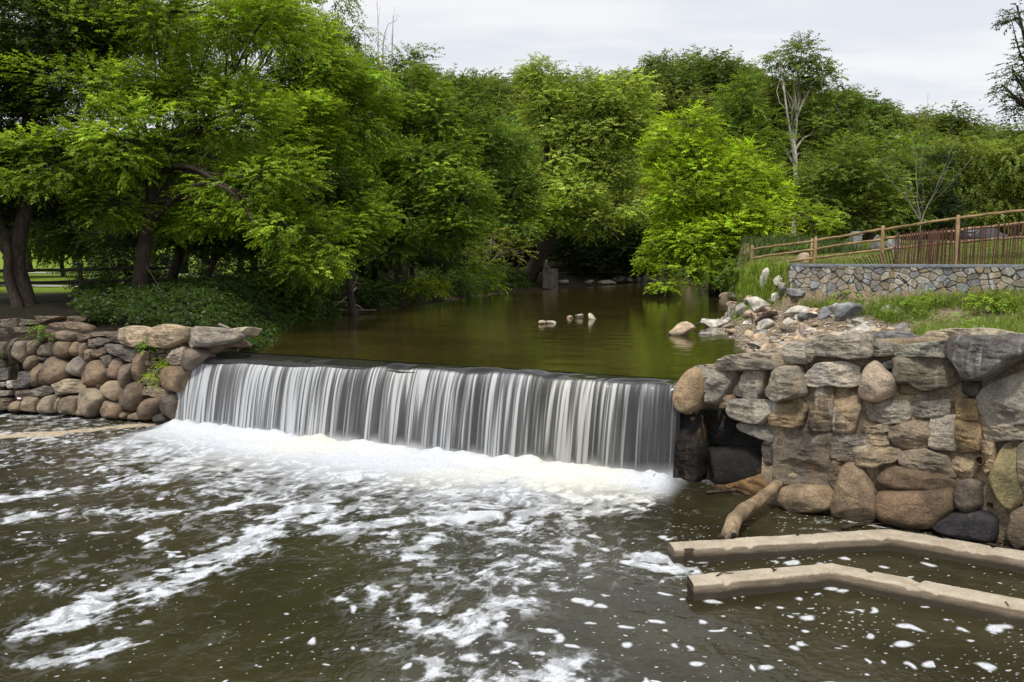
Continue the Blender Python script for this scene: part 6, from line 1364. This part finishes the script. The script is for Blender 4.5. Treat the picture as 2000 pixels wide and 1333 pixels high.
qx, qy = rr_.uniform(7, 19, 26000), rr_.uniform(18, 50, 26000); gp2 = inpx([(1395, 580), (1470, 570), (1530, 585), (1620, 600), (1720, 625), (1860, 670), (1860, 710), (1560, 710), (1400, 740), (1395, 650)]); k = gp2(qx, qy) & (sdpoly(POND, qx, qy) > -.6) & (zdist(WLINE, qx, qy) > .85); qx, qy = qx[k], qy[k]; qz = np.maximum(T(qx, qy), ZP - .02)
for a_, b2, c_ in zip(qx, qy, qz):
    s = rr_.uniform(.03, .11); t = rr_.uniform(0, 6.28); R_ = np.array([[math.cos(t), math.sin(t), 0], [-math.sin(t), math.cos(t), 0], [0, 0, 1]]); PP.append((V * s) @ R_ + [a_, b2, c_ + s * .15]); FF.append(FcA + n0); n0 += len(V); CC.append(np.tile(np.array([cT, cP, cG, cW][rr_.integers(0, 4)]) * rr_.uniform(.5, 1.1), (len(V), 1)))
o = link('gravel', mesh('gravel', np.concatenate(PP), np.concatenate(FF), ROCKM, smooth=False, cols=np.concatenate(CC))); tag(o, 'loose gravel between the stones of the right shore', 'gravel', kind='stuff')
# driftwood on the shore
P0, P1 = RT(*Zm(1065, 432)), RT(*Zm(1300, 380)); mb = MB(); mb.tube(smooth_path([P0 + [0, 0, .06], (P0 + P1) / 2 + [0, 0, .26], P1 + [0, 0, .25]], 12), [.08, .11, .12, .10], 9, jit=.25); o = mb.build('driftwood_log', simple_mat('dark_driftwood', (.05, .035, .024), .9, .4, 9, .5)); tag(o, 'dark driftwood log resting across a pale block on the gravel shore', 'log')
for a, b, lb in [((1010, 330), (1030, 420), 'curled root end beside the dark driftwood log'), ((1180, 350), (1100, 380), 'broken branch stub on the dark driftwood log'), ((380, 470), (540, 465), 'dark sticks caught behind the pointed tan rock')]:
    A0, A1 = RT(*Zm(*a)), RT(*Zm(*b)); twig('driftwood_stick', lb, 'stick', [A0 + [0, 0, .12], (A0 + A1) / 2 + [0, 0, .2], A1 + [0, 0, .05]], .04, BARK)
# pile of dead branches at the left waterline
bp_ = [([(690, 566), (682, 585), (676, 600)], .05, 'pale broken branch standing upright in the pile of driftwood at the left waterline'), ([(696, 562), (680, 578), (655, 598)], .055, 'longest pale branch slanting down to the left in the driftwood pile'), ([(684, 590), (700, 598), (710, 606)], .045, 'pale branch slanting down to the right in the driftwood pile'),
       ([(650, 592), (670, 590), (690, 594)], .04, 'grey branch lying crosswise in the driftwood pile'), ([(645, 605), (680, 606), (735, 606)], .04, 'thin branch floating level at the foot of the driftwood pile'), ([(698, 540), (692, 556), (670, 572), (640, 566)], .03, 'twiggy grey branch arching above the driftwood pile'), ([(715, 556), (690, 552), (665, 548)], .025, 'thin grey twig stretching right above the driftwood pile')]
for pts, rr2, lb in bp_:
    twig('dead_branch', lb, 'branch', [AY(a, b, 41.2 - (b - 560) * .02) for a, b in pts], rr2, simple_mat('bleached_branch', (.34, .28, .21), .9, .3, 8, .3) if rr2 > .035 else BARKG)
twig('dead_branch', 'thin grey dead stem hanging down the leafy left bank to the pale capstones', 'branch', [AY(285, 520, 27.5), AY(310, 560, 27), AY(330, 605, 26.3), AY(362, 638, 25.6)], .013, BARK)
twig('dead_branch', 'thin forked dead stem crossing the hanging one on the left bank', 'branch', [AY(360, 560, 26.6), AY(352, 600, 26.3), AY(326, 618, 26), AY(325, 628, 25.9)], .012, BARK)
twig('dead_branch', 'long bare bough arching out of the left canopy with drooping grey ends', 'branch', [AY(300, 430, 30.5), AY(345, 385, 30), AY(400, 358, 29.5), AY(450, 375, 29), AY(480, 410, 28.8), AY(510, 460, 28.6)], .10, BARK, n=20)
twig('dead_branch', 'pale bare bough leaning through the trees left of the pale crowned tree', 'branch', [AY(925, 300, 72), AY(945, 270, 71.5), AY(962, 240, 71)], .12, BARKP)

# ================================================================== CONCRETE BLOCK AND PERSON
Yp = 87.0; a0, a1 = AY(1060, 525, Yp), AY(1090, 525, Yp); zt = a0[2]; wid = a1[0] - a0[0]
mb = MB(); mb.box((a0[0] + wid / 2, Yp + .9, (zt + 1.4) / 2), (wid, 1.9, zt - 1.4), bev=.05); o = mb.build('concrete_block', simple_mat('old_concrete', (.20, .175, .15), .9, .4, 2.5, .5, stretch=(1, 1, .4)), smooth=False); tag(o, 'weathered concrete block at the bend of the left bank, a person sits on it', 'concrete block')
PX, PY, PZ = a0[0] + .30, Yp + .12, zt
root = thing('person', 'person in blue shirt and white cap sitting on the concrete block by the water', 'person', (PX, PY, PZ), math.radians(-32))
def skin(name, verts, edges, radii, mat, parent, rootv=0, sub=1):
    me = bpy.data.meshes.new(name); me.from_pydata(verts, edges, []); me.update(); o = link(name, me, parent); me.materials.append(mat)
    md = o.modifiers.new('skin', 'SKIN'); md.use_smooth_shade = True
    for i, q in enumerate(radii): me.skin_vertices[0].data[i].radius = (q, q) if np.isscalar(q) else q
    me.skin_vertices[0].data[rootv].use_root = True
    sb = o.modifiers.new('sub', 'SUBSURF'); sb.levels = sub; sb.render_levels = sub
    return o
SKIN = simple_mat('skin', (.42, .26, .18), .6, .1, 5, 0); SHIRT = simple_mat('blue_cotton', (.11, .19, .36), .9, .25, 8, .2); TRO = simple_mat('khaki_cotton', (.21, .18, .14), .9, .25, 8, .2); CAPM = simple_mat('white_cotton', (.72, .71, .68), .9, .1, 8, .1); SHOE = simple_mat('shoe_leather', (.08, .06, .05), .7, .2, 8, .1)
def sideverts(s):   # facing +x: hip, knee, ankle, toe / shoulder, elbow, wrist
    return dict(hip=(.02, .10 * s, .10), knee=(.46, .13 * s, .12), ank=(.50, .12 * s, -.30), toe=(.66, .13 * s, -.36), sh=(.02, .19 * s, .53), el=(.17, .23 * s, .28), wr=(.40, .13 * s, .24), palm=(.47, .11 * s, .23))
V = [(0, 0, .10), (.01, 0, .26), (.02, 0, .42), (.03, 0, .56), (.06, 0, .64), (.09, 0, .74), (.10, 0, .82)]; E = [(i, i + 1) for i in range(6)]; R_ = [.13, .125, .14, .11, .055, .085, .07]
for s in (-1, 1):
    q = sideverts(s); n = len(V); V += [q['hip'], q['knee'], q['ank'], q['toe']]; E += [(0, n), (n, n + 1), (n + 1, n + 2), (n + 2, n + 3)]; R_ += [.085, .062, .042, .032]
    n = len(V); V += [q['sh'], q['el'], q['wr'], q['palm']]; E += [(3, n), (n, n + 1), (n + 1, n + 2), (n + 2, n + 3)]; R_ += [.055, .043, .028, (.038, .02)]
    p = np.array(q['palm']); w = n + 3
    for k in range(5):
        o2 = (k - 2) * .018; l1 = [.03, .045, .05, .046, .036][k]
        st = p + ([.02, o2, .0] if k else [-.01, -.035 * s, .0]); m1 = st + [l1 * .8, 0, -.008]; m2 = m1 + [l1 * .45, 0, -.022]; n = len(V); V += [tuple(st), tuple(m1), tuple(m2)]; E += [(w, n), (n, n + 1), (n + 1, n + 2)]; R_ += [.010, .009, .008]
body = skin('body', V, E, R_, SKIN, root)
# face: nose and ears as part of a small head mesh, hair under the cap
V = [(0, 0, .09), (.01, 0, .26), (.02, 0, .42), (.03, 0, .57)]; E = [(0, 1), (1, 2), (2, 3)]; R_ = [.155, .15, .165, .10]
for s in (-1, 1):
    q = sideverts(s); n = len(V); V += [q['sh'], tuple((np.array(q['sh']) + np.array(q['el'])) / 2 + [.01, 0, -.03])]; E += [(3, n), (n, n + 1)]; R_ += [.078, .07]
skin('shirt', V, E, R_, SHIRT, root)
V = [(0, 0, .10)]; E = []; R_ = [.15]
for s in (-1, 1):
    q = sideverts(s); n = len(V); V += [q['hip'], q['knee'], tuple(np.array(q['ank']) + [0, 0, .05])]; E += [(0, n), (n, n + 1), (n + 1, n + 2)]; R_ += [.105, .08, .062]
skin('trousers', V, E, R_, TRO, root)
for s in (-1, 1):
    q = sideverts(s); skin('shoe', [tuple(np.array(q['ank']) + [-.03, 0, -.03]), tuple(np.array(q['ank']) + [.06, 0, -.06]), tuple(np.array(q['toe']) + [.02, 0, -.01])], [(0, 1), (1, 2)], [.055, .05, .04], SHOE, root)
bm = bmesh.new(); bmesh.ops.create_uvsphere(bm, u_segments=20, v_segments=12, radius=1); V = np.array([v.co[:] for v in bm.verts]); Fc = [tuple(v.index for v in f.verts) for f in bm.faces]; bm.free()
V[:, 2] = np.maximum(V[:, 2], -.1); V = V * [.112, .098, .10]; brim = np.array([(.08 + .12 * math.cos(t), .085 * math.sin(t), -.004 - .02 * math.cos(t)) for t in np.linspace(-1.57, 1.57, 12)]); mb = MB(); mb.add(V, Fc); mb.add(np.vstack([brim, brim - [0, 0, .008]]), [tuple(range(12)), tuple(range(23, 11, -1))] + [(i, i + 12, i + 13, i + 1) for i in range(11)]); o = mb.build('cap', CAPM, root); o.location = (.10, 0, .835); o.rotation_euler = (0, math.radians(12), 0)
skin('hair', [(.05, 0, .77), (.04, 0, .82)], [(0, 1)], [.082, .085], simple_mat('dark_hair', (.03, .022, .016), .8, .2, 9, .1), root)

# ================================================================== PARKED CAR, PILLAR, BOULDERS on the lawn
Yc = 66.0; xc = colx(1915, Yc, 6.0); zc2 = Tp(xc, Yc)
root = thing('parked_car', 'dark parked car seen through the red slat fence', 'car', (xc, Yc, zc2), math.radians(200))
CARP = simple_mat('dark_car_paint', (.035, .035, .042), .25, .1, 2, 0, spec=.6); GL = simple_mat('car_glass', (.10, .12, .15), .08, .05, 2, 0, spec=.9); TY = simple_mat('tyre', (.015, .015, .015), .85, .1, 9, .1); RIM = simple_mat('rim', (.4, .4, .42), .35, .1, 9, 0, .8); HL = simple_mat('lamp_glass', (.6, .6, .62), .1, .05, 5, 0)
side_ = [(-2.15, .35), (-2.2, .62), (-2.05, .86), (-1.45, .93), (-.85, 1.36), (-.2, 1.44), (.65, 1.40), (1.45, .97), (2.05, .92), (2.2, .7), (2.15, .35)]
xs = np.array(side_); nS = len(xs); mb = MB(); secs = []
for w, k in ((-.86, .93), (-.8, 1), (.8, 1), (.86, .93)):
    c0 = np.array([0, .72]); q = c0 + (xs - c0) * [k if abs(w) > .82 else 1, k if abs(w) > .82 else 1]; tw = np.where(q[:, 1] > 1.0, .82, 1.0); secs.append(np.c_[q[:, 0], w * tw, q[:, 1]])
mb.add(np.concatenate(secs), [(i * nS + j, i * nS + (j + 1) % nS, (i + 1) * nS + (j + 1) % nS, (i + 1) * nS + j) for i in range(3) for j in range(nS)] + [tuple(range(nS))[::-1], tuple(3 * nS + j for j in range(nS))]); mb.build('body', CARP, root)
for nm, pts in (('windscreen', [(-1.40, -.62, .97), (-1.40, .62, .97), (-.90, .54, 1.34), (-.90, -.54, 1.34)]), ('rear_window', [(1.38, -.6, 1.02), (.74, -.52, 1.36), (.74, .52, 1.36), (1.38, .6, 1.02)])):
    mb = MB(); v = np.array(pts) + np.array([(-.03 if nm[0] == 'w' else .03), 0, .03]); mb.add(v, [(0, 1, 2, 3)]); mb.build(nm, GL, root)
for s in (-1, 1):
    mb = MB(); mb.add([(-1.15, .745 * s, 1.0), (1.1, .745 * s, 1.0), (.6, .70 * s, 1.32), (-.75, .70 * s, 1.32)], [(0, 1, 2, 3)]); mb.build('side_window', GL, root)
    mb = MB(); mb.box((-2.16, .58 * s, .72), (.10, .34, .14), bev=.03); mb.build('headlight', HL, root)
    for wxx in (-1.35, 1.35):
        mb = MB(); mb.tube([(wxx, .70 * s, .32), (wxx, .72 * s, .32), (wxx, .88 * s, .32), (wxx, .90 * s, .32)], [.28, .32, .32, .28], 20); w_o = mb.build('wheel', TY, root); mb = MB(); mb.tube([(wxx, .89 * s, .32), (wxx, .915 * s, .32)], [.19, .17], 14); mb.build('rim', RIM, w_o)
Yb = 43.0; xb = colx(1671, Yb, 5.5); zb = Tp(xb, Yb); root = thing('waste_bin', 'grey concrete waste bin on the lawn behind the rail fence', 'waste bin', (xb, Yb, zb)); GC = simple_mat('grey_concrete', (.26, .25, .25), .9, .25, 8, .3)
mb = MB(); mb.box((0, 0, .38), (.50, .50, .80), bev=.03); mb.build('bin', GC, root, smooth=False); mb = MB(); mb.add([(-.28, -.28, .80), (.28, -.28, .80), (.28, .28, .80), (-.28, .28, .80), (-.17, -.17, .98), (.17, -.17, .98), (.17, .17, .98), (-.17, .17, .98)], [(0, 1, 5, 4), (1, 2, 6, 5), (2, 3, 7, 6), (3, 0, 4, 7), (4, 5, 6, 7), (3, 2, 1, 0)]); mb.build('lid', simple_mat('lid_concrete', (.20, .195, .2), .85, .2, 8, .2), root, smooth=False)
for i, (px, Y, w, h, lb) in enumerate([(1711, 41, .8, .8, 'dark grey boulder on the lawn right of the waste bin'), (1741, 41, .8, .7, 'lighter grey boulder beside the third fence post')]):
    x = colx(px, Y, 5.3); rock('lawn_boulder', lb, (x, Y, Tp(x, Y)), (w, w, h * 1.3), (.13, .125, .13) if i == 0 else (.22, .22, .23), 5000 + i, None, 'a', .15)
# ================================================================== SKY AND LIGHT
W_ = bpy.data.worlds.new('World'); S.world = W_; W_.use_nodes = True
nt = W_.node_tree; nt.nodes.clear()
out = nt.nodes.new('ShaderNodeOutputWorld'); bg = nt.nodes.new('ShaderNodeBackground')
SUN_EL, SUN_AZ = math.radians(62), math.radians(200)      # azimuth measured clockwise from +Y
sky = nt.nodes.new('ShaderNodeTexSky'); sky.sky_type = 'NISHITA'; sky.sun_disc = False; sky.sun_elevation = SUN_EL; sky.sun_rotation = SUN_AZ; sky.air_density = 1.0; sky.dust_density = 2.0
tc = nt.nodes.new('ShaderNodeTexCoord'); sx = nt.nodes.new('ShaderNodeSeparateXYZ'); nt.links.new(tc.outputs['Generated'], sx.inputs[0])
zc_ = mth(nt, 'ADD', mth(nt, 'MAXIMUM', sx.outputs[2], 0.0), 0.12)
cx_ = mth(nt, 'DIVIDE', sx.outputs[0], zc_); cy_ = mth(nt, 'DIVIDE', sx.outputs[1], zc_)
cb = nt.nodes.new('ShaderNodeCombineXYZ'); nt.links.new(cx_, cb.inputs[0]); nt.links.new(cy_, cb.inputs[1])
c1 = noise(nt, cb.outputs[0], 0.9, 6, .55, scl=(.8, 1.8, 1)); c2 = noise(nt, cb.outputs[0], 2.6, 5, .55, scl=(.6, 1.6, 1))
cv = mth(nt, 'ADD', mth(nt, 'MULTIPLY', c1, .7), mth(nt, 'MULTIPLY', c2, .3))
cloud = mixc(nt, mrange(nt, cv, .40, .58), (8.9, 9.2, 9.9), (10.5, 10.55, 10.6))
skc = mixc(nt, .90, sky.outputs[0], cloud)
nt.links.new(skc, bg.inputs[0]); bg.inputs[1].default_value = 0.095
nt.links.new(bg.outputs[0], out.inputs[0])
sl = bpy.data.lights.new('sun', 'SUN'); sl.energy = 3.0; sl.angle = math.radians(8); sl.color = (1.0, .95, .86)
so = bpy.data.objects.new('sun', sl); COL.objects.link(so)
sd_ = Vector((math.sin(SUN_AZ) * math.cos(SUN_EL), math.cos(SUN_AZ) * math.cos(SUN_EL), math.sin(SUN_EL)))
so.rotation_euler = sd_.to_track_quat('Z', 'Y').to_euler(); so.location = (0, -20, 60)
S.view_settings.view_transform = 'Standard'; S.view_settings.look = 'None'; S.view_settings.exposure = 0; S.view_settings.gamma = 1
S.render.engine = 'CYCLES'
S.cycles.max_bounces = 8; S.cycles.transparent_max_bounces = 12; S.cycles.use_denoising = True
